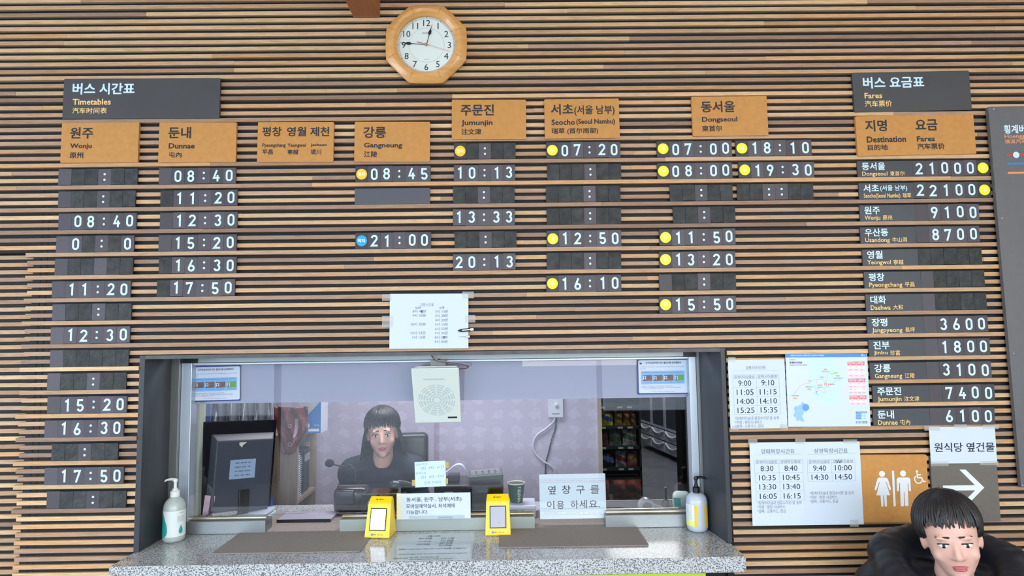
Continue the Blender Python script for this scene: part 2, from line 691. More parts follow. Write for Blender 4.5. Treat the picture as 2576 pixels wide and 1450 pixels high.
ZBOX = zs(12) + HS / 2 + 0.004
wb = MB()
wb.box(XL, XR, 0.0122, 0.05, ZBOX, ZTOP)                 # upper wall
wb.box(XBOX + 0.02, WXL + 0.012, 0.0122, 0.20, 0, ZBOX)      # left of the window
wb.box(WXR - 0.012, XR, 0.0122, 0.20, 0, ZBOX)           # right of it
wb.box(WXL + 0.012, WXR - 0.012, 0.0122, 0.13, ZOPEN - 0.012, ZBOX)
wb.box(WXL + 0.012, WXR - 0.012, 0.03, 0.20, 0, CT - 0.055)  # below the counter
wb.box(XL, XBOX + 0.02, 0.0122 + RECESS, 0.20, 0, ZBOX)
wb.box(XL, XR, 0.05, 0.20, ZBOX, ZTOP)
wall = struct(wb.obj('wall_front', BLACK), 'black wall behind horizontal wooden slats')
sl = Slats()
for k in range(-33, 88):
    z = zs(k)
    if z > ZTOP - 0.01 or z < 0.05:
        continue
    lng = (k % 3 == 0) and -12 <= k <= 45
    y0 = -0.006 if lng else 0.0
    if k <= 11:
        sl.run(XL, XR, y0, 0.0127, z)
    elif k <= 25:
        xe = XBOX - (0.0 if lng else -0.006) + R.uniform(-0.006, 0.006)
        sl.run(xe, XR, y0, 0.0127, z)
    else:
        xe = XBOX - (0.0 if lng else -0.006) + R.uniform(-0.006, 0.006)
        sl.run(xe, WXL - R.uniform(0.0, 0.004), y0, 0.0127, z)
        if z > CT - 0.05 - 0.02:
            sl.run(WXR + 0.008 + R.uniform(0, 0.005), XR, 0.0, 0.0127, z)
        else:
            sl.run(WXR + 0.008 + R.uniform(0, 0.005), XR, 0.0, 0.0127, z)
    if k >= 12:
        sl.run(XL, XBOX + 0.019, RECESS, 0.0127 + RECESS, z - 0.0015)
o = sl.done(wall)
o['label'] = 'horizontal brown wooden slats'
# vertical joints of the black panels
jb = MB()
for px in (103, 118):
    x = at_y(px, 700, 0.016).x
    jb.box(x - 0.0015, x + 0.0015, 0.0113, 0.0123, 0.05, zs(-1))
for x in (-0.2, 0.66, 1.9):
    jb.box(x - 0.0015, x + 0.0015, 0.0113, 0.0123, ZOPEN + 0.02, ZTOP)
jb.obj('panel_joint', mat('joint_dark', (14, 14, 16), 0.8), wall)

# window reveal: dark frame boards, head trim
tr = MB()
tr.hexa([(WXL - 0.003, -0.003, CT), (WXL + 0.017, -0.003, CT), (WXL + 0.017, -0.003, ZOPEN), (WXL - 0.003, -0.003, ZOPEN),
         (WXL - 0.003, 0.19, CT), (WXL + 0.017, 0.19, CT), (WXL + 0.017, 0.19, ZOPEN), (WXL - 0.003, 0.19, ZOPEN)])
struct(tr.obj('trim_1', DARKWOOD, bevel=0.002), 'dark stained board on the left side of the ticket window')
tr = MB()
tr.hexa([(WXR - 0.013, -0.003, CT), (WXR + 0.004, -0.003, CT), (WXR + 0.004, -0.003, ZOPEN), (WXR - 0.013, -0.003, ZOPEN),
         (WXR - 0.038, 0.19, CT), (WXR + 0.004, 0.19, CT), (WXR + 0.004, 0.19, ZOPEN), (WXR - 0.038, 0.19, ZOPEN)])
struct(tr.obj('trim_2', DARKWOOD, bevel=0.002), 'dark stained board on the right side of the ticket window')
tr = MB()
tr.box(WXL - 0.003, WXR + 0.004, -0.002, 0.016, ZOPEN - 0.014, ZOPEN - 0.0005)
struct(tr.obj('trim_3', mat('trim_worn', (78, 78, 80), 0.5, noise=0.3, scale=20)), 'worn dark strip along the top of the ticket window')

# ------------------------------------------------------------------ the hall behind the camera
fl = MB()
fl.box(-4.6, 5.0, -5.6, 0.2, -0.1, 0)
struct(fl.obj('floor', mat('hall_floor', (96, 94, 90), 0.35, noise=0.1, scale=12)))
c = MB()
c.box(-4.6, 5.0, -5.6, 0.2, ZTOP, ZTOP + 0.1)
struct(c.obj('ceiling', mat('hall_ceiling', (226, 222, 214), 0.8)))
HW = mat('hall_wall', (214, 208, 198), 0.8)
c = MB()
c.box(-4.6, XL, 0.0, 0.2, 0, ZTOP)
c.box(XR, 5.0, 0.0, 0.2, 0, ZTOP)
struct(c.obj('wall_front_ends', HW))
c = MB()
c.box(-4.7, -4.6, -5.6, 0.2, 0, 0.8)
c.box(-4.7, -4.6, -5.6, 0.2, 3.0, ZTOP)
c.box(-4.7, -4.6, -0.7, 0.2, 0.8, 3.0)
c.box(-4.7, -4.6, -5.6, -4.7, 0.8, 3.0)
struct(c.obj('wall_left', HW))
c = MB()
c.box(5.0, 5.1, -5.6, 0.2, 0, ZTOP)
struct(c.obj('wall_right', HW))
c = MB()
DK = mat('facade_dark', (58, 58, 60), 0.6)
c.box(-4.6, -3.0, -5.7, -5.6, 0, 0.85)
c.box(1.2, 5.0, -5.7, -5.6, 0, 0.85)
c.box(-4.6, 5.0, -5.7, -5.6, 3.15, ZTOP)
for x in (-4.6, -3.02, -0.95, 1.18, 3.05, 4.94):
    c.box(x, x + 0.06, -5.7, -5.6, 0, 3.15)
struct(c.obj('wall_back', DK))
g = MB()
g.box(-30, 30, -60, -5.7, -0.12, -0.02)
struct(g.obj('ground', mat('forecourt', (168, 170, 172), 0.9, noise=0.15, scale=2)))

# beam that runs out from the wall over the hall
xa, xb = at_y(889, 44).x, at_y(957, 44).x
zb = at_y(922, 45).z
bm = MB()
bm.box(xa, xb, -4.2, -0.002, zb, zb + 0.22)
BEAMW = mat('beam_wood', (186, 122, 78), 0.5, rgb2=(150, 92, 56), scale=26, stretch=(9, 0.5, 9), contrast=0.9)
bo = bm.obj('ceiling_beam', BEAMW, bevel=0.004)
struct(bo, 'reddish brown timber beam running out from the wall above the clock')

# ------------------------------------------------------------------ granite counter
mb = MB()
x0, x1 = WXL, x_at(1876, CT, -0.146)
pl = [(x0, -0.150), (x1, -0.150), (x1, 0.0), (WXR - 0.0125, 0.0), (WXR - 0.0125, 0.64), (WXL + 0.0125, 0.64), (WXL + 0.0125, 0.0), (x0, 0.0)]
n = len(pl)
mb.add([(a, c, CT - 0.052) for a, c in pl] + [(a, c, CT) for a, c in pl], [tuple(range(n - 1, -1, -1)), tuple(range(n, 2 * n))] + [(i, (i + 1) % n, (i + 1) % n + n, i + n) for i in range(n)])
ct = mb.obj('counter', GRAN)
ct.modifiers.new('edge', 'BEVEL').width = 0.003
tag(ct, 'speckled grey granite counter running under the ticket window', 'counter')
# the two blocks meet under the sill; yellow-green panel under the counter
gp = Board('fascia_board', [(1075, 1445), (1779, 1442), (1781, 1900), (1070, 1900)], y=-0.012, thick=0.01, m=mat('lime_panel', (196, 216, 60), 0.5),
           label='lime green board on the wall below the granite counter', cat='board')

# ------------------------------------------------------------------ header signs
def header(name, corners, m, label, group=None):
    b = Board(name, corners, y=-0.0115, thick=0.0105, m=m, radius=0.004, label=label, cat='sign', group=group)
    return b


g1 = 'destination signs above the timetable columns'
b = header('heading_sign', [(160.6, 198.7), (553.6, 196.4), (552.3, 297.5), (157.3, 298.7)], CHAR, 'wide charcoal sign headed Timetables at upper left')
b.text('버스 시간표', (183, 209, 339, 238), PALE, 0.028)
b.text('Timetables', (183, 249, 279, 264), GOLD, 0.022)
b.text('汽车时间表', (182, 271, 269, 286), GOLD, 0.012)
b = header('heading_sign', [(2144.6, 183), (2436.3, 178), (2445.9, 276), (2148.9, 282.5)], CHAR, 'charcoal sign headed Fares at upper right, above the ochre Destination sign')
b.text('버스 요금표', (2170.4, 193, 2324.4, 222), PALE, 0.028)
b.text('Fares', (2174.4, 233.8, 2219, 247.7), GOLD, 0.022)
b.text('汽车票价', (2175.4, 253, 2243.9, 269), GOLD, 0.012)
HD = [
    ('Wonju', [(155.6, 309.6), (349.3, 307.9), (347, 409), (151.7, 409.9)], [('원주', 176.5, 320.5, 235, 349.3, .022), ('Wonju', 176.5, 361, 230.8, 377, .028), ('原州', 175.5, 383, 209.6, 398.3, .02)]),
    ('Dunnae', [(400.7, 308), (594.4, 308), (593.4, 408), (398.3, 409)], [('둔내', 423.8, 319.5, 480.8, 348.7, .022), ('Dunnae', 424.5, 360.3, 490, 374.2, .028), ('屯內', 424.8, 382.5, 457, 396.7, .02)]),
    ('Pyeongchang Yeongwol Jecheon', [(648, 307.6), (839.4, 307), (838.7, 407.6), (647.3, 407.6)],
     [('평창', 660, 319.5, 708.6, 343.4, .022), ('영월', 721.8, 319.5, 770.5, 343.4, .022), ('제천', 780.4, 319.5, 828.4, 343.4, .022),
      ('Pyeongchang', 660, 361, 718.8, 372.5, .026), ('Yeongwol', 723.5, 361, 769.8, 372.5, .026), ('Jecheon', 781.4, 361, 821.8, 370.2, .026),
      ('平昌', 660, 376.5, 686.4, 389, .02), ('寧越', 723.5, 376.5, 750.6, 389, .02), ('堤川', 781.4, 376, 808, 389, .02)]),
    ('Gangneung', [(891.7, 306.6), (1081, 306.6), (1081.7, 407), (891.7, 407)], [('강릉', 914, 318.9, 971.1, 347.7, .022), ('Gangneung', 915.5, 359.3, 1012.2, 375.1, .028), ('江陵', 915.5, 380.8, 949.3, 396.3, .02)]),
    ('Jumunjin', [(1135.7, 251), (1322.8, 251), (1323.8, 350), (1137.4, 351)], [('주문진', 1158.9, 262.6, 1242.6, 291.4, .022), ('Jumunjin', 1160.5, 302, 1239, 318.9, .028), ('注文津', 1160.5, 323.8, 1210.9, 339.4, .02)]),
    ('Seocho', [(1369, 250), (1556.9, 248.3), (1558.9, 347), (1370.8, 349.7)], [('서초', 1385.7, 261.6, 1442, 289, .022), ('(서울 남부)', 1444.3, 264.9, 1546.3, 291.4, .018), ('Seocho', 1387.3, 300.7, 1446.3, 314.6, .028), ('(Seoul Nambu)', 1449.6, 299, 1547, 315.6, .028), ('瑞草 (首尔南部)', 1387.3, 321.9, 1504.9, 338.4, .02)]),
    ('Dongseoul', [(1740, 243.7), (1929.7, 241), (1932, 341), (1742.3, 343)], [('동서울', 1763.2, 254.3, 1848.6, 283, .022), ('Dongseoul', 1765.8, 294, 1854.9, 310.3, .028), ('東首尔', 1765.8, 315.6, 1816.8, 331.1, .02)]),
    ('Destination and Fares', [(2151.5, 293), (2448.5, 287), (2456.2, 387), (2157.8, 393)],
     [('지명', 2176.4, 302, 2231, 331, .022), ('요금', 2302.2, 300.7, 2358.1, 328.8, .022), ('Destination', 2180.3, 342.7, 2279, 358.6, .028), ('Fares', 2306.2, 342.7, 2351.5, 356, .028), ('目的地', 2182.7, 363.6, 2233.3, 378.5, .02), ('汽车票价', 2307.2, 360.5, 2376.4, 376, .02)]),
]
for nm, cs, tx in HD:
    n = nm.split()[0]
    lb = f'ochre sign reading {nm} above its timetable column'
    if n == 'Pyeongchang':
        lb = 'ochre sign naming Pyeongchang, Yeongwol and Jecheon, no times below it'
    if n == 'Destination':
        lb = 'wide ochre sign reading Destination and Fares above the fare list'
    b = header('destination_sign', cs, OCHRE, lb, g1 if n != 'Destination' else None)
    for t, xa_, ya_, xb_, yb_, bold in tx:
        b.text(t, (xa_, ya_, xb_, yb_), INK, bold)

# ------------------------------------------------------------------ number tiles
TW, TH, TT = 0.0475, 0.0605, 0.006
SW = 0.0070
HWD, HHT = 0.0094, 0.0184
DIG = {}


def digit_paths(d):
    w, h = HWD, HHT
    if d == '0':
        return [(arc(0, h - w, w, 0, 180) + arc(0, -h + w, w, 180, 360), True)]
    if d == '1':
        return [([(-0.0075, h - 0.0062), (0.0022, h), (0.0022, -h - SW / 2)], False)]
    if d == '2':
        return [(arc(0, h - w, w, 175, -35) + [(-w, -h), (w + SW / 2, -h)], False)]
    if d == '3':
        return [(arc(0, h - 0.0086, 0.0088, 160, -80), False), (arc(0, -h + 0.0098, w, 80, -165, rz=0.0098), False)]
    if d == '4':
        return [([(0.0015, h + 0.003), (-w, -0.0078), (w + 0.003, -0.0078)], False), ([(0.0045, 0.003), (0.0045, -h - SW / 2)], False)]
    if d == '5':
        return [([(w, h), (-w * .8, h), (-w * .92, 0.0015)] + arc(0, -h + 0.0098, w, 125, -160, rz=0.0102), False)]
    if d == '6':
        return [(arc(0, -h + w, w, 0, 342, 20), True), ([(0.0035, h + 0.003), (-w * .86, -h + w * 1.5)], False)]
    if d == '7':
        return [([(-w, h - 0.006), (-w, h), (w, h), (-0.0035, -h - SW / 2)], False)]
    if d == '8':
        return [(arc(0, h - 0.0085, 0.0086, 0, 342, 20, rz=0.0085), True), (arc(0, -h + 0.0098, w, 0, 342, 20, rz=0.0098), True)]
    return [(arc(0, h - w, w, 0, 342, 20), True), ([(-0.0035, -h - 0.003), (w * .86, h - w * 1.5)], False)]


def digit_mesh(d):
    if d not in DIG:
        mb = MB()
        if d == ':':
            mb.disc(0, 0.0105, 0.0042, 0)
            mb.disc(0, -0.0105, 0.0042, 0)
        else:
            for i, (p, cl) in enumerate(digit_paths(d)):
                mb.stroke(p, SW, -0.00006 * i, cl)
        DIG[d] = mb.mesh('colon' if d == ':' else 'numeral', PALE)
    return DIG[d]


def tile_mesh(w, m, name):
    mb = MB()
    mb.poly(rrect(w, TH, 0.0008, 1), 0, TT)
    return mb.mesh(name, m)


TM = {'d': tile_mesh(TW, TILE, 'digit_tile'), 'c': tile_mesh(TW, TILE, 'colon_tile'), 'p': tile_mesh(TW, TILE, 'blank_tile'), 'b': tile_mesh(TW, mat('tile_black', (44, 46, 52), 0.5), 'badge_tile')}
SLATES = []
for q in range(6):
    mb = MB()
    n, k = 7, 9
    rr = random.Random(q)
    vs, fs = [], []
    for j in range(k):
        for i in range(n):
            e = i in (0, n - 1) or j in (0, k - 1)
            vs.append(((i / (n - 1) - .5) * (TW - 0.0006), (0 if e else rr.uniform(-0.0012, 0.0006)), (j / (k - 1) - .5) * TH))
    for j in range(k - 1):
        for i in range(n - 1):
            fs.append((j * n + i, j * n + i + 1, (j + 1) * n + i + 1, (j + 1) * n + i))
    mb.add(vs, fs)
    mb.box(-TW / 2 + 0.0003, TW / 2 - 0.0003, 0.0002, TT, -TH / 2, TH / 2)
    SLATES.append(mb.mesh('slate_tile', SLATE))
BADGE = {'B': (mat('badge_yellow', (250, 236, 20), 0.45), mat('badge_yellow_letter', (255, 250, 170), 0.45), '우'),
         'F': (mat('badge_amber', (252, 200, 44), 0.45), mat('badge_amber_letter', (255, 246, 210), 0.45), '첫차'),
         'L': (mat('badge_blue', (30, 160, 232), 0.45), mat('badge_blue_letter', (225, 240, 250), 0.45), '막차')}
DISC = {}
PLACE = {6: ['leftmost', 'second', 'third', 'fourth', 'fifth', 'rightmost'], 5: ['leftmost', 'second', 'middle', 'fourth', 'rightmost'], 7: ['leftmost', 'second', 'third', 'fourth', 'fifth', 'sixth', 'rightmost']}


def put(name, mesh, x, z, sx, label, cat, group, jit=True):
    o = bpy.data.objects.new(name, mesh)
    COL.objects.link(o)
    o.location = (x, -TT - 0.0004 - (R.uniform(0, 0.0007) if jit else 0), z)
    o.scale = (sx, 1, 1)
    o.rotation_euler = (0, R.uniform(-0.006, 0.006) if jit else 0, 0)
    return tag(o, label, cat, group)


def kid(parent, name, mesh, y, z=0.0, x=0.0):
    o = bpy.data.objects.new(name, mesh)
    COL.objects.link(o)
    o.parent = parent
    o.location = (x, y, z)
    return o


def tile_row(col, j, xl, xr, s, where, gap=0.0):
    """One row of loose tiles standing on the shelf slat 3j+3; xl, xr are the row's ends in the photograph."""
    zb = zs(3 * j + 3) + HS / 2
    zc = zb + TH / 2 + 0.0004
    X0, X1 = x_at(xl, zc, -TT), x_at(xr, zc, -TT)
    n = len(s)
    w = (X1 - X0) / n
    sx = (w - 0.0005) / TW
    for i, ch in enumerate(s):
        x = X0 + w * (i + .5)
        pos = PLACE[n][i]
        at = f'{pos} in {where}'
        z = zc + R.choice((0, 0, 0.0006, 0.0012))
        if ch in '0123456789':
            o = put('digit_tile', TM['d'], x, z, sx, f'charcoal tile with white digit {ch}, {at}', 'number tile', f'digit tiles of the {col}')
            kid(o, 'numeral', digit_mesh(ch), -0.0005, R.uniform(-0.0015, 0.0015), R.uniform(-0.001, 0.001))
        elif ch == ':':
            o = put('colon_tile', TM['c'], x, z, sx, f'two-dot charcoal tile, {at}', 'colon tile', f'colon tiles of the {col}')
            kid(o, 'colon', digit_mesh(':'), -0.0005)
        elif ch == 's':
            put('slate_tile', SLATES[R.randrange(6)], x, z, sx, f'bare rough slate tile, {at}', 'slate tile', f'slate tiles of the {col}')
        elif ch == 'p':
            put('blank_tile', TM['p'], x, z, sx, f'smooth blank charcoal tile, {at}', 'blank tile', f'blank tiles of the {col}')
        elif ch in 'BFL':
            dm, lm, t = BADGE[ch]
            word = {'B': 'yellow', 'F': 'amber', 'L': 'blue'}[ch]
            o = put('badge_tile', TM['b'], x, z, sx, f'black tile with round {word} badge, {at}', 'badge tile', f'badge tiles of the {col}')
            if ch not in DISC:
                mb = MB()
                mb.disc(0, 0, 0.0205, 0, 36)
                DISC[ch] = mb.mesh('badge_disc', dm)
            d = kid(o, 'badge_disc', DISC[ch], -0.0005, R.uniform(-0.001, 0.002))
            pd = Pad(d, lm, -0.0005)
            if ch == 'B':
                pd.text(t, 0, 0, 0.021, 0.021, 0.03)
            else:
                pd.text(t, 0, 0, 0.029, 0.015, 0.035)
    return X0, X1, zc


WJ = [(0, 147, 346.5, 'pss:ss', 'the blank row right under the Wonju sign'), (1, 146.5, 341.3, 'pss:ss', 'the blank row just above the Wonju 08:40'),
      (2, 147.2, 343.7, 'p08:40', 'the 08:40 row under Wonju'), (3, 141.3, 337.8, 'p0s:s0', 'the half-filled 0 : 0 row under Wonju'),
      (4, 137.9, 335, 'psspss', 'the row without dots above the Wonju 11:20'), (5, 131, 329, 'p11:20', 'the 11:20 row under Wonju'),
      (6, 131.7, 331, 'pss:ss', 'the blank row below the Wonju 11:20'), (7, 127.6, 326.8, 'p12:30', 'the 12:30 row under Wonju'),
      (8, 126, 324, 'psssss', 'the all-slate row below the Wonju 12:30'), (9, 118.9, 318, 'pss:ss', 'the blank row above the Wonju 15:20'),
      (10, 118.9, 319.3, 'p15:20', 'the 15:20 row under Wonju'), (11, 112.5, 311.5, 'p16:30', 'the 16:30 row under Wonju'),
      (12, 129.4, 297.3, 'ss:ss', 'the short row above the Wonju 17:50'), (13, 112, 311.5, 'p17:50', 'the 17:50 row under Wonju'),
      (14, 117.6, 317.6, 'pss:ss', 'the lowest row of the Wonju column')]
for j, a, b_, s, w in WJ:
    tile_row('Wonju column', j, a, b_, s, w)
for j, a, b_, s, w in [(0, 399.9, 593.7, 'p08:40', 'the 08:40 row under Dunnae'), (1, 403.4, 597.5, 's11:20', 'the 11:20 row under Dunnae'), (2, 402.3, 597.5, 'p12:30', 'the 12:30 row under Dunnae'),
                       (3, 399.2, 595.4, 'p15:20', 'the 15:20 row under Dunnae'), (4, 399.2, 595.4, 's16:30', 'the 16:30 row under Dunnae'), (5, 394.7, 591.3, 's17:50', 'the 17:50 row under Dunnae')]:
    tile_row('Dunnae column', j, a, b_, s, w)
for j, a, b_, s, w in [(0, 894, 1083.4, 'F08:45', 'the 08:45 row under Gangneung'), (3, 894, 1084.4, 'L21:00', 'the 21:00 row under Gangneung')]:
    tile_row('Gangneung column', j, a, b_, s, w)
z = zs(6) + HS / 2 + TH / 2
xa, xb = x_at(892.3, z, -TT), x_at(1081.7, z, -TT)
tag(MB().poly(rrect(xb - xa, TH, 0.001, 1), 0, TT).obj('blank_board', mat('tile_plain', (76, 78, 88), 0.5), loc=((xa + xb) / 2, -TT - 0.0005, z)),
    'long plain dark board below the 08:45 row under Gangneung', 'board')
for j, a, b_, s, w in [(-1, 1142.3, 1297.3, 'Fs:ss', 'the row right under the Jumunjin sign'), (0, 1141.7, 1295.9, '10:13', 'the 10:13 row under Jumunjin'), (1, 1139.7, 1295, 'ss:ss', 'the blank row below the Jumunjin 10:13'),
                       (2, 1139.7, 1295.3, '13:33', 'the 13:33 row under Jumunjin'), (3, 1143.3, 1299.7, 'ss:ss', 'the blank row below the Jumunjin 13:33'), (4, 1139.7, 1297, '20:13', 'the 20:13 row under Jumunjin')]:
    tile_row('Jumunjin column', j, a, b_, s, w)
for j, a, b_, s, w in [(-1, 1374, 1560.5, 'B07:20', 'the 07:20 row under Seocho'), (0, 1376.4, 1562.8, 'sss:ss', 'the blank row just below the Seocho 07:20'), (1, 1373.4, 1561.2, 'sss:ss', 'the middle blank row under Seocho'),
                       (2, 1375, 1562.8, 'sss:ss', 'the blank row just above the Seocho 12:50'), (3, 1375, 1562.8, 'B12:50', 'the 12:50 row under Seocho'), (4, 1375, 1562.8, 'sss:ss', 'the blank row just below the Seocho 12:50'),
                       (5, 1374, 1562.8, 'B16:10', 'the 16:10 row under Seocho')]:
    tile_row('Seocho column', j, a, b_, s, w)
for j, a, b_, s, w in [(-1, 1652.2, 1841, 'B07:00', 'the 07:00 row under Dongseoul'), (-1, 1850.2, 2041.3, 'B18:10', 'the 18:10 row under Dongseoul'), (0, 1652.9, 1842, 'B08:00', 'the 08:00 row under Dongseoul'),
                       (0, 1857.5, 2047.9, 'B19:30', 'the 19:30 row under Dongseoul'), (1, 1684.7, 1843.3, 'ss:ss', 'the blank row below the Dongseoul 08:00'), (1, 1854.2, 2046.2, 'ss::ss', 'the four-dot row below the Dongseoul 19:30'),
                       (2, 1692.6, 1850, 'ss:ss', 'the blank row above the Dongseoul 11:50'), (3, 1658.2, 1850, 'B11:50', 'the 11:50 row under Dongseoul'), (4, 1658.2, 1850, 'B13:20', 'the 13:20 row under Dongseoul'),
                       (5, 1658.2, 1851.6, 'pss:ss', 'the blank row below the Dongseoul 13:20'), (6, 1658.2, 1851.6, 'B15:50', 'the 15:50 row under Dongseoul')]:
    tile_row('Dongseoul columns', j, a, b_, s, w)
FARES = [(0, 2156.5, 2295.6, 2488.3, '21000B', 'Dongseoul', '동서울', 60.3, 'Dongseoul', 65.2, '東首尔', 38), (1, 2160.5, 2298.9, 2492.6, '22100B', 'Seocho', '서초', 40, 'Seocho(Seoul Nambu)', 93.7, '瑞草', 21.5),
         (2, 2162.8, 2302.2, 2462.5, 'p9100', 'Wonju', '원주', 40, 'Wonju', 39.7, '原州', 24), (3, 2163.8, 2304.5, 2464.2, 'p8700', 'Usandong', '우산동', 60, 'Usandong', 63, '牛山洞', 37.4),
         (4, 2169.4, 2309.5, 2470.1, 'sssss', 'Yeongwol', '영월', 40, 'Yeongwol', 60, '寧越', 25.5), (5, 2173.7, 2316.1, 2476.8, 'pssss', 'Pyeongchang', '평창', 40, 'Pyeongchang', 84.4, '平昌', 24.5),
         (6, 2177.7, 2319.5, 2481.7, 'pssss', 'Daehwa', '대화', 40, 'Daehwa', 50.3, '大和', 25), (7, 2181, 2324.4, 2485, 'p3600', 'Jangpyeong', '장평', 40, 'Jangpyeong', 77, '長坪', 25),
         (8, 2185.3, 2326.7, 2490, 'p1800', 'Jinbu', '진부', 41, 'Jinbu', 35, '珍富', 25), (9, 2187.8, 2330, 2493.7, 'p3100', 'Gangneung', '강릉', 41, 'Gangneung', 69, '江陵', 25),
         (10, 2194.9, 2338, 2502, 'p7400', 'Jumunjin', '주문진', 60, 'Jumunjin', 60, '注文津', 38), (11, 2196, 2339, 2502.4, 'p6100', 'Dunnae', '둔내', 41, 'Dunnae', 49, '屯內', 25)]
PX = CAMD / F
for j, xl, xm, xr, s, en, kr, kw, la, lw, hj, hw in FARES:
    tile_row('fare list', j, xm, xr, s, f'the {en} fare row')
    zc = zs(3 * j + 3) + HS / 2 + TH / 2 + 0.0004
    xa, xb = x_at(xl, zc, -TT), x_at(xm, zc, -TT)
    o = MB().poly(rrect(xb - xa - 0.0006, TH, 0.0008, 1), 0, TT).obj('destination_tile', NAMET, loc=((xa + xb) / 2, -TT - 0.0006, zc))
    tag(o, f'long dark tile naming {en} in the fare list', 'name tile', 'destination tiles of the fare list')
    L = -(xb - xa) / 2 + 11.6 * PX
    p1 = Pad(o, PALE, -0.0005, label='pale blue lettering')
    p1.text(kr, L + kw * PX / 2, 0.0105, kw * PX, 20.5 * PX, .022)
    if en == 'Seocho':
        p1.text('(서울 남부)', L + (43 + 35) * PX, 0.0095, 70 * PX, 17 * PX, .016)
    p2 = Pad(o, GOLD, -0.0005, label='gold lettering')
    desc = any(c in la for c in 'gyjp(')
    p2.text(la, L + lw * PX / 2, -0.0185 - (0.0015 if desc else 0), lw * PX, (14.5 if desc else 11.5) * PX, .014)
    p2.text(hj, L + (lw + 6.5 + hw / 2) * PX, -0.0178, hw * PX, 12.5 * PX, .006)

# ------------------------------------------------------------------ wall clock
def clock():
    c = at_y(1072.5, 111.6, -0.02)
    root = empty('wall_clock', (c.x, 0, c.z), 0, 'octagonal light wood wall clock with white dial, high on the slatted wall', 'clock')
    root.rotation_euler = (0, math.radians(0.6), 0)
    CW = mat('clock_wood', (230, 176, 108), 0.3, rgb2=(214, 152, 82), scale=10, stretch=(1, 1, 5), coat=0.4)
    mb = MB()
    n, r0, r1 = 8, 0.163, 0.110
    prof = [(r0, -0.008), (r0, -0.022), (0.150, -0.034), (0.135, -0.040), (0.122, -0.038), (r1, -0.026), (r1, -0.012)]
    seg = 6
    vs, fs = [], []
    N = n * seg
    for q, (r, y) in enumerate(prof):
        for i in range(N):
            a = 2 * PI * i / N + PI / 8
            oct_ = math.cos(PI / 8) / math.cos(((a - PI / 8) % (PI / 4)) - PI / 8)
            k = 1 - min(1, q / 4.0)
            rr = r * (oct_ * k + (1 - k))
            vs.append((rr * math.cos(a), y, rr * math.sin(a)))
    for q in range(len(prof) - 1):
        for i in range(N):
            j = (i + 1) % N
            fs.append((q * N + i, q * N + j, (q + 1) * N + j, (q + 1) * N + i))
    mb.add(vs, fs)
    mb.poly([(r0 * math.cos(2 * PI * i / 8 + PI / 8), r0 * math.sin(2 * PI * i / 8 + PI / 8)) for i in range(8)], -0.0085, -0.007)
    mb.obj('frame', CW, root, smooth=25)
    jm = MB()
    for i in range(8):
        a = 2 * PI * i / 8 + PI / 8
        for (ra, ya), (rb, yb) in (((0.162, -0.0225), (0.149, -0.0347)), ((0.149, -0.0347), (0.135, -0.0405)), ((0.135, -0.0405), (0.120, -0.0385))):
            t = Vector((-math.sin(a), 0, math.cos(a))) * 0.0005
            p, q = Vector((ra * math.cos(a), ya, ra * math.sin(a))), Vector((rb * math.cos(a), yb, rb * math.sin(a)))
            jm.add([p - t, p + t, q + t, q - t], [(0, 1, 2, 3)])
    jm.obj('joint_groove', mat('clock_joint', (150, 92, 40), 0.6), root)
    d = MB()
    d.disc(0, 0, 0.1105, -0.014, 64)
    dial = d.obj('dial', mat('clock_dial', (222, 232, 228), 0.5), root)
    k = PX
    pr = MB()
    pr.stroke(arc(0, 0, 0.067, 0, 352, 45), 0.0004, -0.0145, True)
    pr.stroke(arc(0, 0, 0.1065, 0, 354, 60), 0.0005, -0.0145, True)
    pr.stroke(arc(0, 0, 0.1035, 0, 354, 60), 0.0005, -0.0145, True)
    for i in range(60):
        a = 2 * PI * i / 60
        if i % 5 == 0:
            pr.disc(0.107 * math.cos(a), 0.107 * math.sin(a), 0.0018, -0.0146, 10)
        else:
            pr.stroke([(0.1035 * math.cos(a), 0.1035 * math.sin(a)), (0.1065 * math.cos(a), 0.1065 * math.sin(a))], 0.0005, -0.0146)
    pr.obj('minute_track', INKB, dial)
    num = Pad(dial, INKB, -0.0146, 'numerals')
    for i in range(1, 13):
        a = PI / 2 - 2 * PI * i / 12
        num.text(str(i), 0.0865 * math.cos(a), 0.0865 * math.sin(a), None, 0.0245, 0)
    num.text('CHOI', -0.004, 0.047, 0.025, 0.006, 0.004)
    num.text('QUARTZ', 0.001, -0.056, 0.018, 0.003, 0)

    def hand(name, ang, ln, spade, w, m, y, tail=0.0):
        h = MB()
        s_, c_ = math.sin(ang), math.cos(ang)

        def P(u, v):
            return (u * s_ - v * c_ * -1 * -1 if False else u * s_ + v * c_, u * c_ - v * s_)
        pts = [P(-tail, -w / 2), P(-tail, w / 2)]
        if spade:
            pts = [P(-0.006, -w / 2), P(-0.006, w / 2), P(spade - 0.012, w / 2), P(spade - 0.004, 0.0055), P(spade + 0.004, 0.005), P(spade + 0.012, w / 2), P(ln, 0.0004), P(ln, -0.0004), P(spade + 0.012, -w / 2), P(spade + 0.004, -0.005), P(spade - 0.004, -0.0055), P(spade - 0.012, -w / 2)]
        else:
            pts = [P(-tail, -w), P(-tail, w), P(-0.02, w), P(-0.012, w * .4), P(ln, w * .3), P(ln, -w * .3), P(-0.012, -w * .4), P(-0.02, -w)]
        ar = sum(pts[i][0] * pts[(i + 1) % len(pts)][1] - pts[(i + 1) % len(pts)][0] * pts[i][1] for i in range(len(pts)))
        if ar < 0:
            pts.reverse()
        h.poly(pts, y - 0.0008, y)
        return h.obj(name, m, root)
    hand('hour_hand', math.radians(14.5), 0.083, 0.051, 0.0022, BLK, -0.0165)
    hand('minute_hand', math.radians(274), 0.101, 0.068, 0.0018, BLK, -0.0185)
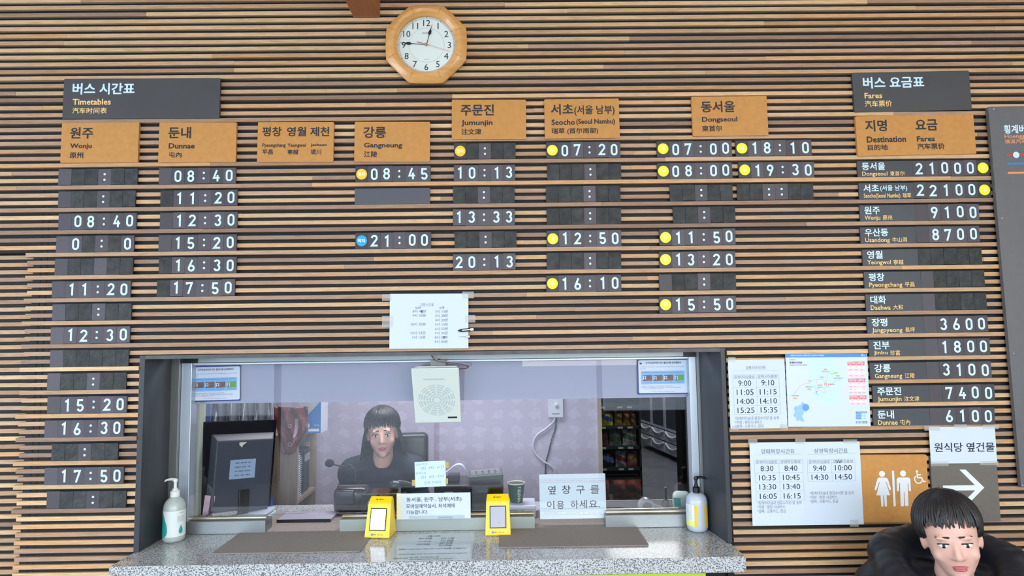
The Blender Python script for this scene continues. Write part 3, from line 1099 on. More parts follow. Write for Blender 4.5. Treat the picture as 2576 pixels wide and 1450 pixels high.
    hand('second_hand', math.radians(107), 0.094, 0, 0.0012, mat('red_hand', (196, 60, 66), 0.4), -0.0205, 0.036)
    MB().lathe([(0.0045, 0), (0.0045, 0.004), (0.002, 0.006)], n=16).obj('hand_cap', mat('brass', (196, 170, 96), 0.3, 0.9), root).matrix_local = Matrix.Translation((0, -0.0205, 0)) @ Matrix.Rotation(math.radians(90), 4, 'X')


clock()

# ------------------------------------------------------------------ papers and signs on the wall
YP = -0.0085


def tapes(b, spots):
    mb = MB()
    for i, (x0, y0, x1, y1) in enumerate(spots):
        P = [b.uv(x0, y1), b.uv(x1, y1), b.uv(x1, y0), b.uv(x0, y0)]
        o = MB().poly(P, -0.0007).obj('tape', TAPE, b.obj)


b = Board('notice_sheet', [(980.5, 739.6), (1178.5, 739), (1178, 876.8), (979.8, 878.3)], y=YP, thick=0.0006, m=PAPER, label='white Gangneung timetable sheet taped just above the ticket window', cat='notice')
b.text('강릉시간표', (1057, 763, 1091, 771), INKG)
HANDM = mat('handwriting', (64, 72, 92), 0.6)
b.text('오전', (1044.5, 772, 1058, 778), HANDM, 0.01, 'handwriting', 0.05)
b.text('오후', (1105, 771.5, 1118.5, 777.5), HANDM, 0.01, 'handwriting', 0.05)
for t, x0, x1, y in [('8시 40분', 1038, 1072, 783.5), ('9시 23분', 1038, 1071.5, 794), ('10시 30분', 1033.5, 1071.3, 816), ('12시 53분', 1033, 1070.5, 838), ('1시 13분', 1037.4, 1070.2, 849),
                     ('3시 13분', 1095, 1127, 784), ('3시 28분', 1095, 1127, 794.5), ('4시 23분', 1094.5, 1127, 805.5), ('5시 10분', 1094.3, 1127, 816.5), ('6시 53분', 1094.3, 1127, 827.5), ('7시 35분', 1094, 1127, 838.3), ('8시 20분', 1093.6, 1126.5, 849), ('9시 00분', 1093.3, 1126.5, 860)]:
    b.text(t, (x0, y - 3.9, x1, y + 3.9), INKG, 0.004)
b.line([(1060, 781), (1062.5, 787)], 2.2, INKB, 'handwriting')
b.line([(1062, 780.5), (1061, 788.5)], 1.6, INKB, 'handwriting')
b.text('20', (1113.5, 846, 1120, 852), INKB, 0.03, 'handwriting')
tapes(b, [(961, 741, 985, 757), (1163, 734, 1192, 751), (961, 795, 989, 824), (1170, 793, 1196, 812)])
# marker and pin clipped at its right edge
p = at_y(1171, 831, YP)
mk = empty('marker_pen', (p.x, YP - 0.006, p.z), 0, 'black and white pen stuck on the right edge of the Gangneung sheet', 'pen')
mk.rotation_euler = (0, math.radians(-4), 0)
mb = MB().tube([(-0.028, 0, 0), (-0.02, 0, 0), (-0.012, 0, 0), (0.018, 0, 0)], [0.0012, 0.0045, 0.006, 0.006], 14)
mb.obj('barrel', BLK, mk, smooth=40)
MB().box(-0.012, 0.02, -0.008, -0.0058, -0.0016, 0.0022).obj('clip', WHITE, mk, bevel=0.0005)
MB().tube([(0.018, 0, 0), (0.03, 0, 0)], 0.005, 14).obj('cap', WHITE, mk, smooth=40)
p = at_y(1172, 847.5, YP)
mk = empty('push_pin', (p.x, YP - 0.004, p.z), 0, 'small white pin below the pen on the Gangneung sheet', 'pin')
MB().tube([(-0.026, 0, 0), (0, 0.001, 0)], [0.0006, 0.0009], 8).obj('needle', STEEL, mk)
MB().tube([(0, 0, 0), (0.003, 0, 0), (0.004, 0, 0), (0.01, 0, 0), (0.011, 0, 0), (0.014, 0, 0)], [0.005, 0.005, 0.003, 0.003, 0.005, 0.005], 14).obj('head', WHITE, mk)

GRID = mat('print_rule', (176, 186, 198), 0.6)


def table(bd, x0, x1, ys, slant, heads, rows, lean):
    """Ruled two-column timetable; x shifts by lean px per px downwards."""
    def X(x, y):
        return x + lean * (y - ys[0])
    mid = (x0 + x1) / 2 + 1
    for y in ys:
        bd.line([(X(x0, y), y), (X(x1, y), y - slant)], 0.8, GRID)
    for x in (x0, mid, x1):
        s_ = slant * (x - x0) / (x1 - x0)
        bd.line([(X(x, ys[0]), ys[0] - s_), (X(x, ys[-1]), ys[-1] - s_)], 0.8, GRID)
    for q, t in enumerate(heads):
        a, e = (x0, mid) if q == 0 else (mid, x1)
        y = (ys[0] + ys[1]) / 2
        bd.text(t, (a + 4, y - 4.2 - slant * q * .5, e - 4, y + 4.2 - slant * q * .5), INKG)
    for r, (ta, tb) in enumerate(rows):
        y = (ys[r + 1] + ys[r + 2]) / 2
        for q, t in enumerate((ta, tb)):
            cx = X((x0 + mid) / 2 if q == 0 else (mid + x1) / 2, y)
            w = (32.5 if len(t) == 4 else 42.5) / 2
            bd.text(t, (cx - w, y - 7 - slant * q * .5, cx + w, y + 7 - slant * q * .5), INKB)


b = Board('timetable_sheet', [(1829.7, 906.6), (1972.6, 903.9), (1982, 1078), (1839, 1079.2)], y=YP, thick=0.0006, m=PAPER, label='white Alpensia timetable sheet taped left of the route map poster', cat='timetable')
b.text('알펜시아시간표', (1876, 921, 1926, 930), INKG)
b.line([(1843, 934), (1959, 932.5)], 0.8, GRID)
table(b, 1843, 1959, [944, 953.5, 975.5, 999, 1021.5, 1044], 2.0, ['횡계터미널출발', '알펜시아출발'], [('9:00', '9:10'), ('11:05', '11:15'), ('14:00', '14:10'), ('15:25', '15:35')], 0.045)
b.text('*횡계터미널내 원칼수식당 앞 승차', (1848, 1048, 1960, 1057), INKG)
b.text('*차량 : 평창시내버스', (1849, 1058.5, 1917, 1067.5), INKG)
b.text('*결제 : 교통카드, 현금', (1849, 1068.5, 1921, 1077), INKG)
tapes(b, [(1832, 899, 1850, 911), (1840, 1072, 1858, 1083), (1962, 1068, 1983, 1082)])

b = Board('timetable_sheet', [(1881.4, 1114), (2160, 1111.7), (2175.3, 1319.5), (1897.2, 1323.9)], y=YP - 0.0035, thick=0.0006, m=PAPER, label='wide white sheet with two ranch timetables, taped left of the restroom sign', cat='timetable')
b.text('양떼목장시간표', (1914.5, 1130, 1999, 1142.5), INKG, 0.006)
b.text('삼양목장시간표', (2047.6, 1128.5, 2132.5, 1141), INKG, 0.006)
b.line([(1896, 1145.5), (2017, 1143)], 0.8, GRID)
b.line([(2030, 1144), (2150, 1141.7)], 0.8, GRID)
table(b, 1897.5, 2018, [1158, 1167.5, 1191, 1214, 1237, 1261], 1.6, ['횡계터미널출발', '양떼목장출발'], [('8:30', '8:40'), ('10:35', '10:45'), ('13:30', '13:40'), ('16:05', '16:15')], 0.05)
table(b, 2030.5, 2150, [1157.5, 1167, 1190, 1212.5], 2.2, ['횡계터미널출발', '삼양목장출발'], [('9:40', '10:00'), ('14:30', '14:50')], 0.04)
b.line([(2102, 1158), (2107, 1164), (2104, 1166), (2110, 1157), (2112, 1165), (2117, 1158), (2115, 1166)], 1.3, INKB, 'handwriting')
for y, t, w in [(1265.5, '*횡계터미널내 원칼수식당 앞 승차', 112), (1276, '*차량 : 평창 시내버스', 70), (1286.8, '*결제 : 교통카드, 현금', 72)]:
    b.text(t, (1905, y - 4.5, 1905 + w, y + 4.5), INKG)
for y, t, w in [(1241, '*횡계터미널내 원칼수식당 앞 승차', 112), (1251.5, '*차량 : 평창 시내버스', 70), (1262, '*결제 : 교통카드, 현금', 72)]:
    b.text(t, (2036.5, y - 4.5, 2036.5 + w, y + 4.5), INKG)
b.line([(2021, 1113), (2029.5, 1322)], 0.7, mat('paper_seam', (196, 208, 222), 0.6), 'seam')
tapes(b, [(1882, 1105, 1905, 1117), (2000, 1104, 2026, 1117), (2121, 1106, 2156, 1116), (2138, 1308, 2160, 1326)])

# route map poster
b = Board('route_map_poster', [(1975.3, 891), (2181, 889.7), (2190.5, 1072.8), (1984.4, 1074.5)], y=-0.011, thick=0.004, m=mat('poster', (205, 218, 237), 0.35), label='glossy bus route map poster with blue header, left of the fare list', cat='poster')
BLU = mat('poster_blue', (58, 132, 226), 0.4)
LBL = mat('poster_light_blue', (196, 226, 244), 0.4)
MBL = mat('poster_mid_blue', (150, 194, 240), 0.4)
DBL = mat('poster_deep_blue', (96, 152, 228), 0.4)
PNK = mat('poster_pink', (248, 208, 220), 0.4)
RED = mat('poster_red', (226, 104, 112), 0.4)
ORG = mat('poster_tan', (238, 196, 128), 0.4)
PWH = mat('poster_white', (246, 248, 250), 0.4)
RTE = mat('poster_route', (226, 172, 164), 0.4)


def pm(u, v):       # crop pixels to photo pixels
    return 1940 + u / 6.04, 860 + v / 6.04


def poly_px(pts, m, name, y):
    b.shape([pm(*p) for p in pts], m, name, y)


poly_px([(213, 187), (1448, 178), (1452, 232), (217, 243)], BLU, 'header_band', -0.0003)
b.text('평창군 농어촌버스 운행시간표 | 횡계버스터미널발', (*pm(292, 198), *pm(798, 226)), PWH, 0.01, y=-0.0006)
b.text('평창군', (*pm(1365, 205), *pm(1430, 222)), PWH, 0.01, y=-0.0006)
for u, v in ((1375, 192), (1392, 190), (1383, 199)):
    b.pad(PWH, 'emblem_print', None, -0.0006).mb.disc(*b.uv(*pm(u, v)), 0.0011, -0.0006, 10)
poly_px([(535, 250), (925, 243), (960, 300), (1030, 345), (1045, 430), (1090, 500), (1108, 590), (1085, 660), (1020, 690), (1005, 760), (1040, 830), (1040, 890), (985, 920), (940, 990), (890, 965), (800, 950), (720, 920), (690, 910), (660, 870), (612, 850), (610, 760), (560, 700), (530, 670), (590, 580), (560, 520), (575, 460), (565, 370), (550, 300)], LBL, 'county_area', -0.0003)
rt = [[(362, 778), (420, 700), (425, 680), (510, 640), (588, 628), (640, 590), (690, 575), (768, 571), (800, 590), (825, 648)], [(692, 575), (690, 630), (665, 670), (670, 702), (712, 725), (770, 765), (815, 782), (830, 770), (825, 745), (800, 730), (805, 710), (862, 690), (870, 672), (828, 650)],
      [(825, 648), (840, 600), (850, 545), (860, 485)], [(862, 690), (930, 640), (985, 585), (1042, 582)]]
for q in rt:
    b.line([pm(*p) for p in q], 0.9, RTE, 'route_line', y=-0.0006)
for u, v, t, dx, dy, w in [(362, 778, '진부터미널', 0, 44, 105), (588, 628, '유천', -4, -32, 40), (768, 571, '차항2리', 0, -30, 72), (860, 485, '삼양라운드힐', -35, -30, 115), (1042, 582, '대관령양떼목장', -28, -26, 138), (670, 702, '용평리조트', -90, -14, 115), (712, 725, '알펜시아', 30, -30, 80)]:
    c_ = b.uv(*pm(u, v))
    b.pad(RED, 'ring_print', None, -0.0008).mb.disc(*c_, 0.0026, -0.0008, 14)
    b.pad(PWH, 'dot_print', None, -0.001).mb.disc(*c_, 0.0017, -0.001, 14)
    b.text(t, (*pm(u + dx - w / 2, v + dy - 11), *pm(u + dx + w / 2, v + dy + 11)), INKG, 0.006, y=-0.0006)
c_ = b.uv(*pm(826, 648))
b.pad(RED, 'ring_print', None, -0.0008).mb.disc(*c_, 0.0048, -0.0008, 18)
b.pad(PWH, 'dot_print', None, -0.001).mb.disc(*c_, 0.0026, -0.001, 14)
b.text('횡계터미널', (*pm(862, 637), *pm(958, 659)), RED, 0.02, y=-0.0006)
for u, v, t, w in [(822, 422, '441', 62), (1010, 520, '440', 62), (738, 662, '441,442', 84), (578, 722, '442', 62), (361, 861, '430', 66)]:
    poly_px([(u - w / 2, v - 12), (u + w / 2, v - 12), (u + w / 2, v + 12), (u - w / 2, v + 12)], ORG, 'tag_print', -0.0006)
    b.text(t, (*pm(u - w * .36, v - 8), *pm(u + w * .36, v + 8)), INKG, 0.006, y=-0.0009)
poly_px([(880, 492), (900, 478), (930, 482), (960, 462), (1000, 458), (1022, 472), (1000, 488), (940, 494)], mat('poster_green', (168, 214, 128), 0.4), 'meadow', -0.0006)
b.line([pm(648, 775), pm(722, 805)], 0.7, mat('poster_violet', (120, 110, 190), 0.4), 'skier_print', y=-0.0008)
b.line([pm(668, 745), pm(692, 758), pm(684, 788)], 1.0, mat('poster_violet', (120, 110, 190), 0.4), 'skier_print', y=-0.0008)
b.line([pm(712, 752), pm(692, 758)], 1.0, mat('poster_violet', (120, 110, 190), 0.4), 'skier_print', y=-0.0008)
poly_px([(342, 1020), (355, 985), (415, 975), (430, 960), (455, 955), (460, 930), (480, 912), (495, 935), (540, 950), (575, 980), (578, 1020), (545, 1045), (515, 1070), (495, 1055), (490, 1115), (470, 1120), (470, 1145), (490, 1170), (502, 1222), (470, 1215), (425, 1190), (400, 1212), (380, 1190), (375, 1155), (345, 1140), (333, 1110), (360, 1075)], MBL, 'district_map', -0.0003)
c_ = b.uv(*pm(523, 1000))
b.pad(DBL, 'district_circle', None, -0.0006).mb.disc(*c_, 0.0128, -0.0006, 28)
for u, v in ((378, 1022), (430, 1012), (428, 1097), (366, 1116), (408, 1162), (462, 1180), (523, 998)):
    b.pad(DBL, 'name_print', None, -0.0009).text('평창', *b.uv(*pm(u, v)), 0.006, 0.0024, 0.01)
b.pad(RED, 'ring_print', None, -0.0008).mb.disc(*b.uv(*pm(283, 276)), 0.002, -0.0008, 12)
b.text('현재위치', (*pm(300, 267), *pm(364, 285)), INKG, 0.006, y=-0.0006)
b.text('횡계버스터미널', (*pm(278, 303), *pm(465, 335)), INK, 0.02, y=-0.0006)
b.text('강원특별자치도 평창군 대관령면', (*pm(278, 346), *pm(543, 367)), INKG, 0.004, y=-0.0006)
for (u0, v0, u1, rows, cols, t) in [(1158, 306, 1418, [('09:30', '09:40', '09:50'), ('10:30', '10:45', '10:55'), ('13:30', '13:40', '13:50'), ('16:05', '16:15', '16:25')], 3, '횡계터미널 ▷▷ 양떼목장'),
                                  (1172, 564, 1433, [('09:00', '09:10', '평창', '09:50'), ('11:05', '11:15', '', '11:30'), ('14:00', '14:10', '', '14:30'), ('15:25', '15:35', '평창', '15:50')], 4, '횡계터미널 ▷▷ 알펜시아'),
                                  (1187, 822, 1447, [('09:40', '10:00', '10:30'), ('14:30', '14:50', '15:10')], 3, '횡계터미널 ▷▷ 삼양목장')]:
    W_ = u1 - u0
    poly_px([(u0, v0), (u1, v0 - 3), (u1, v0 + 28), (u0, v0 + 31)], RED, 'head_print', -0.0003)
    b.text(t.replace('▷▷', '>>'), (*pm(u0 + 8, v0 + 4), *pm(u1 - 22, v0 + 26)), PWH, 0.012, y=-0.0006)
    for c in range(cols):
        a, e = u0 + W_ * c / cols + 2, u0 + W_ * (c + 1) / cols - 2
        poly_px([(a, v0 + 34), (e, v0 + 33), (e, v0 + 56), (a, v0 + 57)], RED, 'head_print', -0.0003)
        b.text('출발', (*pm((a + e) / 2 - 16, v0 + 38), *pm((a + e) / 2 + 16, v0 + 52)), PWH, 0.01, y=-0.0006)
        for r, row in enumerate(rows):
            t0 = v0 + 60 + r * 44
            poly_px([(a + r * 2, t0), (e + r * 2, t0), (e + r * 2, t0 + 40), (a + r * 2, t0 + 40)], PNK if r % 2 else mat('poster_blush', (246, 230, 238), 0.4), 'cell_print', -0.0003)
            if c < len(row) and row[c]:
                b.text(row[c], (*pm((a + e) / 2 + r * 2 - 20, t0 + 12), *pm((a + e) / 2 + r * 2 + 20, t0 + 25)), INKG, 0.01, y=-0.0006)
poly_px([(1283, 1062), (1455, 1060), (1458, 1084), (1285, 1086)], BLU, 'head_print', -0.0003)
b.text('농어촌버스 운행요금', (*pm(1310, 1066), *pm(1440, 1080)), PWH, 0.01, y=-0.0006)
for r in range(4):
    t0 = 1088 + r * 24
    poly_px([(1286, t0), (1372, t0), (1372, t0 + 20), (1286, t0 + 20)], DBL, 'cell_print', -0.0003)
    poly_px([(1376, t0), (1460, t0), (1460, t0 + 20), (1376, t0 + 20)], LBL, 'cell_print', -0.0003)
    b.text('1,400', (*pm(1400, t0 + 5), *pm(1436, t0 + 16)), INKG, 0.01, y=-0.0006)
b.text('- --- --  ----- ----', (*pm(1310, 1212), *pm(1462, 1226)), INKG, 0.006, y=-0.0006)
b.text('- - -- -  ---- -----', (*pm(1310, 1230), *pm(1462, 1242)), INKG, 0.006, y=-0.0006)
poly_px([(1288, 1214), (1300, 1214), (1300, 1244), (1288, 1244)], BLU, 'footer_mark', -0.0003)

# restroom sign
WSG = mat('sign_white', (226, 232, 236), 0.5)
b = Board('restroom_sign', [(2150, 1145.2), (2330.3, 1144.3), (2340, 1314.5), (2160, 1315.6)], y=-0.0105, thick=0.0095, m=OCHRE, radius=0.004, label='ochre restroom sign with white woman, man and wheelchair figures', cat='sign')


def rp(u, v):
    return 2100 + u / 3.626, 1050 + v / 3.626


def fig(pts, name):
    b.shape([rp(*p) for p in pts], WSG, name, -0.0005)


def fdisc(u, v, r, name):
    b.pad(WSG, name, None, -0.0005).mb.disc(*b.uv(*rp(u, v)), r / 3.626 * PX, -0.0005, 28)


fdisc(430, 518, 27, 'woman_print')
fig([(400, 552), (462, 552), (474, 556), (484, 566), (513, 650), (511, 663), (502, 667), (495, 661), (468, 590), (464, 592), (505, 713), (378, 714), (409, 592), (405, 590), (381, 660), (374, 668), (365, 666), (363, 655), (386, 567), (392, 557)], 'woman_print')
fig([(416, 714), (441, 714), (444, 805), (440, 816), (430, 818), (423, 812)], 'woman_print')
fig([(447, 714), (472, 714), (476, 805), (471, 816), (462, 817), (455, 811)], 'woman_print')
fig([(519, 490), (540, 490), (556, 815), (535, 815)], 'divider_bar')
fdisc(622, 515, 27, 'man_print')
fig([(580, 550), (668, 550), (681, 556), (689, 568), (694, 668), (690, 677), (680, 677), (674, 670), (670, 600), (664, 600), (672, 800), (668, 812), (645, 812), (640, 805), (634, 682), (629, 682), (632, 805), (628, 814), (606, 814), (600, 806), (593, 600), (587, 600), (585, 668), (580, 677), (570, 677), (566, 668), (563, 572), (569, 557)], 'man_print')
fdisc(748, 496, 10, 'wheelchair_print')
b.line([rp(749, 508), rp(754, 553), rp(790, 553), rp(810, 590), rp(828, 584)], 3.2, WSG, 'wheelchair_print', y=-0.0006)
b.line([rp(752, 528), rp(784, 526)], 2.8, WSG, 'wheelchair_print', y=-0.0007)
b.line([rp(740 + 0, 536), rp(729, 552), rp(728, 572), rp(737, 591), rp(754, 603), rp(774, 603), rp(790, 592), rp(798, 574)], 2.8, WSG, 'wheelchair_print', y=-0.0008)
# arrow sign and the paper over it
b = Board('arrow_sign', [(2341, 1148), (2507.5, 1146), (2516, 1312), (2349, 1315)], y=-0.0105, thick=0.0095, m=mat('taupe_board', (104, 98, 90), 0.5, noise=0.06, scale=60), label='dark taupe sign with a white arrow pointing right', cat='sign')
b.shape([rp(*p) for p in [(985, 625), (1278, 621), (1135, 478), (1192, 478), (1363, 643), (1180, 830), (1118, 830), (1280, 668), (986, 671)]], WSG, 'arrow', -0.0005)
b = Board('notice_sheet', [(2335.8, 1074.3), (2502.7, 1073.4), (2508.3, 1165.3), (2342.7, 1167.3)], y=-0.0125, thick=0.0006, m=PAPER, label='white restaurant notice sheet taped above the arrow sign', cat='notice')
b.text('원식당 옆건물', (2350, 1114, 2501.5, 1137.5), INKB, 0.012)
tapes(b, [(2325, 1072, 2364, 1084), (2400, 1068, 2432, 1078), (2472, 1069, 2512, 1080), (2341, 1162, 2386, 1173), (2465, 1161, 2511, 1171)])

# big route panel at the right edge
b = Board('route_sign', [(2489.8, 269), (2790, 262), (2866, 1219), (2564.5, 1227)], y=-0.022, thick=0.014, m=mat('panel_grey', (98, 98, 100), 0.4, noise=0.05, scale=50), radius=0.003, label='tall grey route panel at the right edge of the wall', cat='panel')
CORAL = mat('print_coral', (226, 150, 104), 0.5)
b.text('횡계버스 노선도', (2524.7, 313, 2662, 335.5), PALE, 0.028)
b.text('Hoenggye Bus Route', (2526.5, 336.5, 2668, 350), CORAL, 0.02)
b.text('橫溪汽车路线图', (2527.5, 350, 2622, 361), CORAL, 0.014)
for y, c, x in ((390, mat('line_red', (196, 62, 66), 0.5), 2532), (412.6, mat('line_blue', (34, 128, 200), 0.5), 2534), (435.6, mat('line_orange', (240, 150, 86), 0.5), 2535)):
    b.line([(x, y), (2740, y - 5)], 4.6, c, 'stripe_print')
b.pad(PALE, 'dot_print', None, -0.0008).mb.disc(*b.uv(2556, 390), 8.2 * PX, -0.0008, 28)
for px, py in ((2500, 274), (2520.6, 549), (2549.6, 890), (2572.5, 1222)):
    u, v = b.uv(px, py)
    o = MB().lathe([(0.0034, 0), (0.0034, 0.0012), (0.0018, 0.0018)], n=14).obj('screw', STEEL, b.obj)
    o.matrix_local = Matrix.Translation((u, 0, v)) @ Matrix.Rotation(math.radians(90), 4, 'X')

# ------------------------------------------------------------------ ticket window
YG = 0.235
zt0, zt1, zt2, zf = at_y(1000, 889, .2).z, at_y(1000, 907, .2).z, at_y(1000, 913, .2).z, at_y(1000, 1010, YG).z
RAILH = 0.048
xs0, xs1, xs2 = x_at(418, 1.4, .19), x_at(451, 1.4, .2), x_at(481, 1.4, .21)
xe0, xe1, xe2 = x_at(1776, 1.4, .19), x_at(1757, 1.4, .2), x_at(1737, 1.4, .21)
fr = MB()
fr.box(xs0 - 0.01, xs1, 0.185, 0.27, CT, ZOPEN)
fr.box(xe1, xe0 + 0.012, 0.185, 0.27, CT, ZOPEN)
win = struct(fr.obj('window_1', mat('post_steel', (132, 134, 132), 0.4, 0.75, noise=0.1, scale=20, stretch=(20, 20, 1)), bevel=0.0015), 'steel framed ticket window')
fr = MB()
fr.box(xs1, xs2, 0.2, 0.25, CT + RAILH, zt1)
fr.box(xe2, xe1, 0.2, 0.25, CT + RAILH, zt1)
fr.box(xs2, xe2, 0.2, 0.25, zt2, zt1)
fr.obj('sash_frame', ALU, win, bevel=0.002)
fr = MB()
xh0, xh1 = x_at(498, 1.7, .2), x_at(1719, 1.7, .2)
fr.box(xh0, xh1, 0.2, 0.27, zt1 + 0.001, ZOPEN + 0.01)
fr.obj('head_rail', STEEL, win)
fr = MB()
fr.box(xs1, xh0, 0.205, 0.27, zt1 + 0.001, ZOPEN + 0.01)
fr.box(xh1, xe1, 0.205, 0.27, zt1 + 0.001, ZOPEN + 0.01)
fr.obj('head_end', BLK, win)
for a, e in ((452, 667), (854, 1346), (1524, 1772)):
    x0_, x1_ = x_at(a, CT, .2), x_at(e, CT, .2)
    rl = MB().box(x0_, x1_, 0.2, 0.275, CT + 0.0005, CT + RAILH).obj('sill_rail', STEEL if a != 854 else mat('dull_steel', (160, 168, 164), 0.4, 0.5), win, bevel=0.0015)
    MB().tube([(x0_ + 0.006, 0.226, CT + RAILH + 0.007), (x1_ - 0.006, 0.226, CT + RAILH + 0.007)], 0.0075, 10).obj('round_bar', mat('bar_steel', (204, 204, 192), 0.3, 0.7, rgb2=(150, 128, 84), scale=6, contrast=0.5), rl, smooth=40)
pane = MB().box(xs2 - 0.004, xe2 + 0.004, YG, YG + 0.005, CT + RAILH + 0.016, zt2 + 0.004).obj('glass_pane', glass_mat('clear_glass'), win)
pane['label'] = 'clear reflecting glass pane'
film = MB().box(xs2, xe2, YG + 0.007, YG + 0.009, zf, zt2 + 0.002).obj('frosted_film', mat('frosted_film', (158, 162, 188), 0.5), win)
film['label'] = 'pale lavender frosted band along the top'
HOLE = mat('hole_edge', (168, 168, 186), 0.2)
for cx in (729, 1386):
    for i in range(3):
        for j in range(3):
            p = at_y(cx + 45.7 * i, (1026 if cx < 1000 else 1014) + 46.5 * j - 0.6 * i, YG - 0.002)
            ring = MB()
            A = arc(0, 0, 0.0068, 0, 345, 20)
            ring.stroke(A, 0.0011, 0, True)
            h = ring.obj('speak_hole', HOLE, win)
            h.location = p
# pale green inner jamb beside the glass
jm = MB()
jm.box(x_at(482, 1.4, .27), x_at(510, 1.4, .3), 0.27, 0.32, CT, 2.3)
struct(jm.obj('trim_4', mat('jamb_green', (176, 184, 168), 0.6)), 'pale green inner post left of the glass')
jm = MB()
jm.box(x_at(1733, 1.4, .28), x_at(1742, 1.4, .28), 0.27, 0.30, CT, 2.3)
struct(jm.obj('trim_5', mat('jamb_green', (176, 184, 168), 0.6)), 'pale inner post right of the glass')

# info stickers on the glass
NAVY = mat('sticker_navy', (34, 62, 130), 0.4)
STW = mat('sticker_white', (214, 226, 244), 0.4)
STB = mat('sticker_sky', (128, 188, 240), 0.4)
BRN = mat('card_brown', (142, 112, 102), 0.5, rgb2=(112, 84, 78), scale=60)
GRN = mat('card_green', (110, 172, 84), 0.5)
for cs, lb in (([(477, 921.7), (605, 918.9), (603, 1008.4), (473.7, 1012.7)], 'blue-edged information sticker in the upper left corner of the window'),
               ([(1601.6, 904), (1728, 902.8), (1732, 991.8), (1605, 993)], 'blue-edged information sticker in the upper right corner of the window')):
    b = Board('info_sticker', cs, y=YG - 0.0015, thick=0.001, m=NAVY, label=lb, cat='sticker', group='information stickers on the glass')
    w, h = b.w, b.h

    def Q(u, v):
        return (u - .5) * w, (.5 - v) * h
    p = b.pad(STW, 'white_field', None, -0.0002)
    p.mb.add([(x + 0.002, -0.0002, z) for x, z in rrect(w * .97, h * .93, 0.006)], [tuple(range(24))])
    b.pad(INK, 'lettering', None, -0.0006).text('국가유공상이자 버스 할인이용 승차증명서', *Q(.52, .11), w * .7, h * .06, 0.02)
    for t, u, v, wd in [('○ 이용방법 : 국가유공자, 5.18민주유공자 등 상이자임을 확인할 수 있는 승차증명서', .5, .225, .88), ('한 번에 확인', .11, .28, .11), ('○ 할인방법 : 승차권을 발급 시 국가유공자증 제시 운전자에게 확인', .38, .77, .62), ('○ 단말기에 신분증 접촉, 현금 지불 시 할인 요금에 따라 결제', .46, .81, .78), ('※ 타인 사용 시 제재를 받을 수 있습니다', .3, .845, .4), ('○ 문의처 : 국가보훈부 보훈상담센터 (1577-0606)', .5, .92, .46)]:
        b.pad(RED if t[0] == '※' else INKG, 'small_lettering', None, -0.0006).text(t, *Q(u, v), w * wd, h * .026, 0.006)
    p = b.pad(STB, 'sky_field', None, -0.0004)
    p.mb.poly([Q(.07, .72), Q(.94, .70), Q(.94, .335), Q(.07, .345)], -0.0004)
    b.pad(INKG, 'small_lettering', None, -0.0006).text('대상자별 증서 : 국가유공상이자증 등 본인 사진과 성명이 있는 증서', *Q(.5, .385), w * .8, h * .03, 0.006)
    for i in range(4):
        u = .2 + .21 * i
        m = GRN if i == 3 else BRN
        b.pad(m, 'card_picture', None, -0.0006).mb.poly([Q(u - .092, .625), Q(u + .092, .615), Q(u + .092, .45), Q(u - .092, .46)], -0.0006)
        b.pad(STW, 'photo_field', None, -0.0008).mb.poly([Q(u - .088, .595), Q(u - .03, .595), Q(u - .03, .49), Q(u - .088, .49)], -0.0008)
        s_ = b.pad(INKG, 'silhouette', None, -0.001).mb
        c_ = Q(u - .058, .525)
        s_.disc(c_[0], c_[1], h * .024, -0.001, 10)
        s_.poly([Q(u - .08, .595), Q(u - .036, .595), Q(u - .046, .555), Q(u - .07, .555)], -0.001)
        b.pad(INKG, 'small_lettering', None, -0.0006).text('국가유공자증', *Q(u, .66), w * .15, h * .025, 0.006)
    c_ = Q(.075, .115)
    b.pad(INK, 'round_emblem', None, -0.0006).mb.disc(c_[0], c_[1], h * .036, -0.0006, 18)
    b.pad(STW, 'emblem_swirl', None, -0.0008).mb.disc(c_[0] + h * .008, c_[1] + h * .014, h * .024, -0.0008, 14)

# speaker hanging from the window head
zc, z1_, z0_ = at_y(1098, 995, .115).z, at_y(1095, 926, .06).z, at_y(1104, 1064, .175).z
sx = x_at(1098.6, zc, .115)
SPK = mat('speaker_cream', (218, 226, 218), 0.5)
sp = empty('wall_speaker', (sx, 0, 0), 0, 'cream speaker box hanging over the middle of the ticket window', 'speaker')
hw = 0.0905
bd = MB()
yt, yb = 0.055, 0.172
bd.hexa([(-hw, yb, z0_), (hw, yb, z0_), (hw, yt, z1_), (-hw, yt, z1_), (-hw * .9, yb + 0.03, z0_), (hw * .9, yb + 0.03, z0_), (hw * .74, .198, z1_ + 0.006), (-hw * .74, .198, z1_ + 0.006)])
bd.obj('cabinet', SPK, sp, bevel=0.004)
bk = MB().box(-0.03, 0.03, 0.17, 0.1995, z1_ + 0.002, zt1).obj('bracket', mat('bracket_grey', (150, 158, 152), 0.5), sp)
face = bpy.data.objects.new('front_grille', None)
th = math.atan2(yb - yt, z1_ - z0_)
gm = MB()
for i in range(12):
    a0, a1 = 30 * i + 2.2, 30 * i + 27.8
    for r0, r1 in ((0.012, 0.019), (0.023, 0.030), (0.034, 0.041), (0.045, 0.052), (0.056, 0.062), (0.066, 0.0705)):
        k = 6
        o_, q_ = arc(0, 0, r1, a0, a1, k), arc(0, 0, r0, a0 + 1.5, a1 - 1.5, k)
        gm.poly(o_ + q_[::-1], -0.0006)
SLOT = mat('speaker_slot', (188, 202, 200), 0.7)
fc = gm.obj('front_grille', SLOT, sp)
fc.location = (0.0, (yt + yb) / 2 + 0.0095, (z0_ + z1_) / 2 - 0.017)
fc.rotation_euler = (th, 0, 0)
s2 = MB().poly(rrect(0.081, 0.007, 0.003), -0.0006).obj('top_slot', SLOT, sp)
k_ = .80
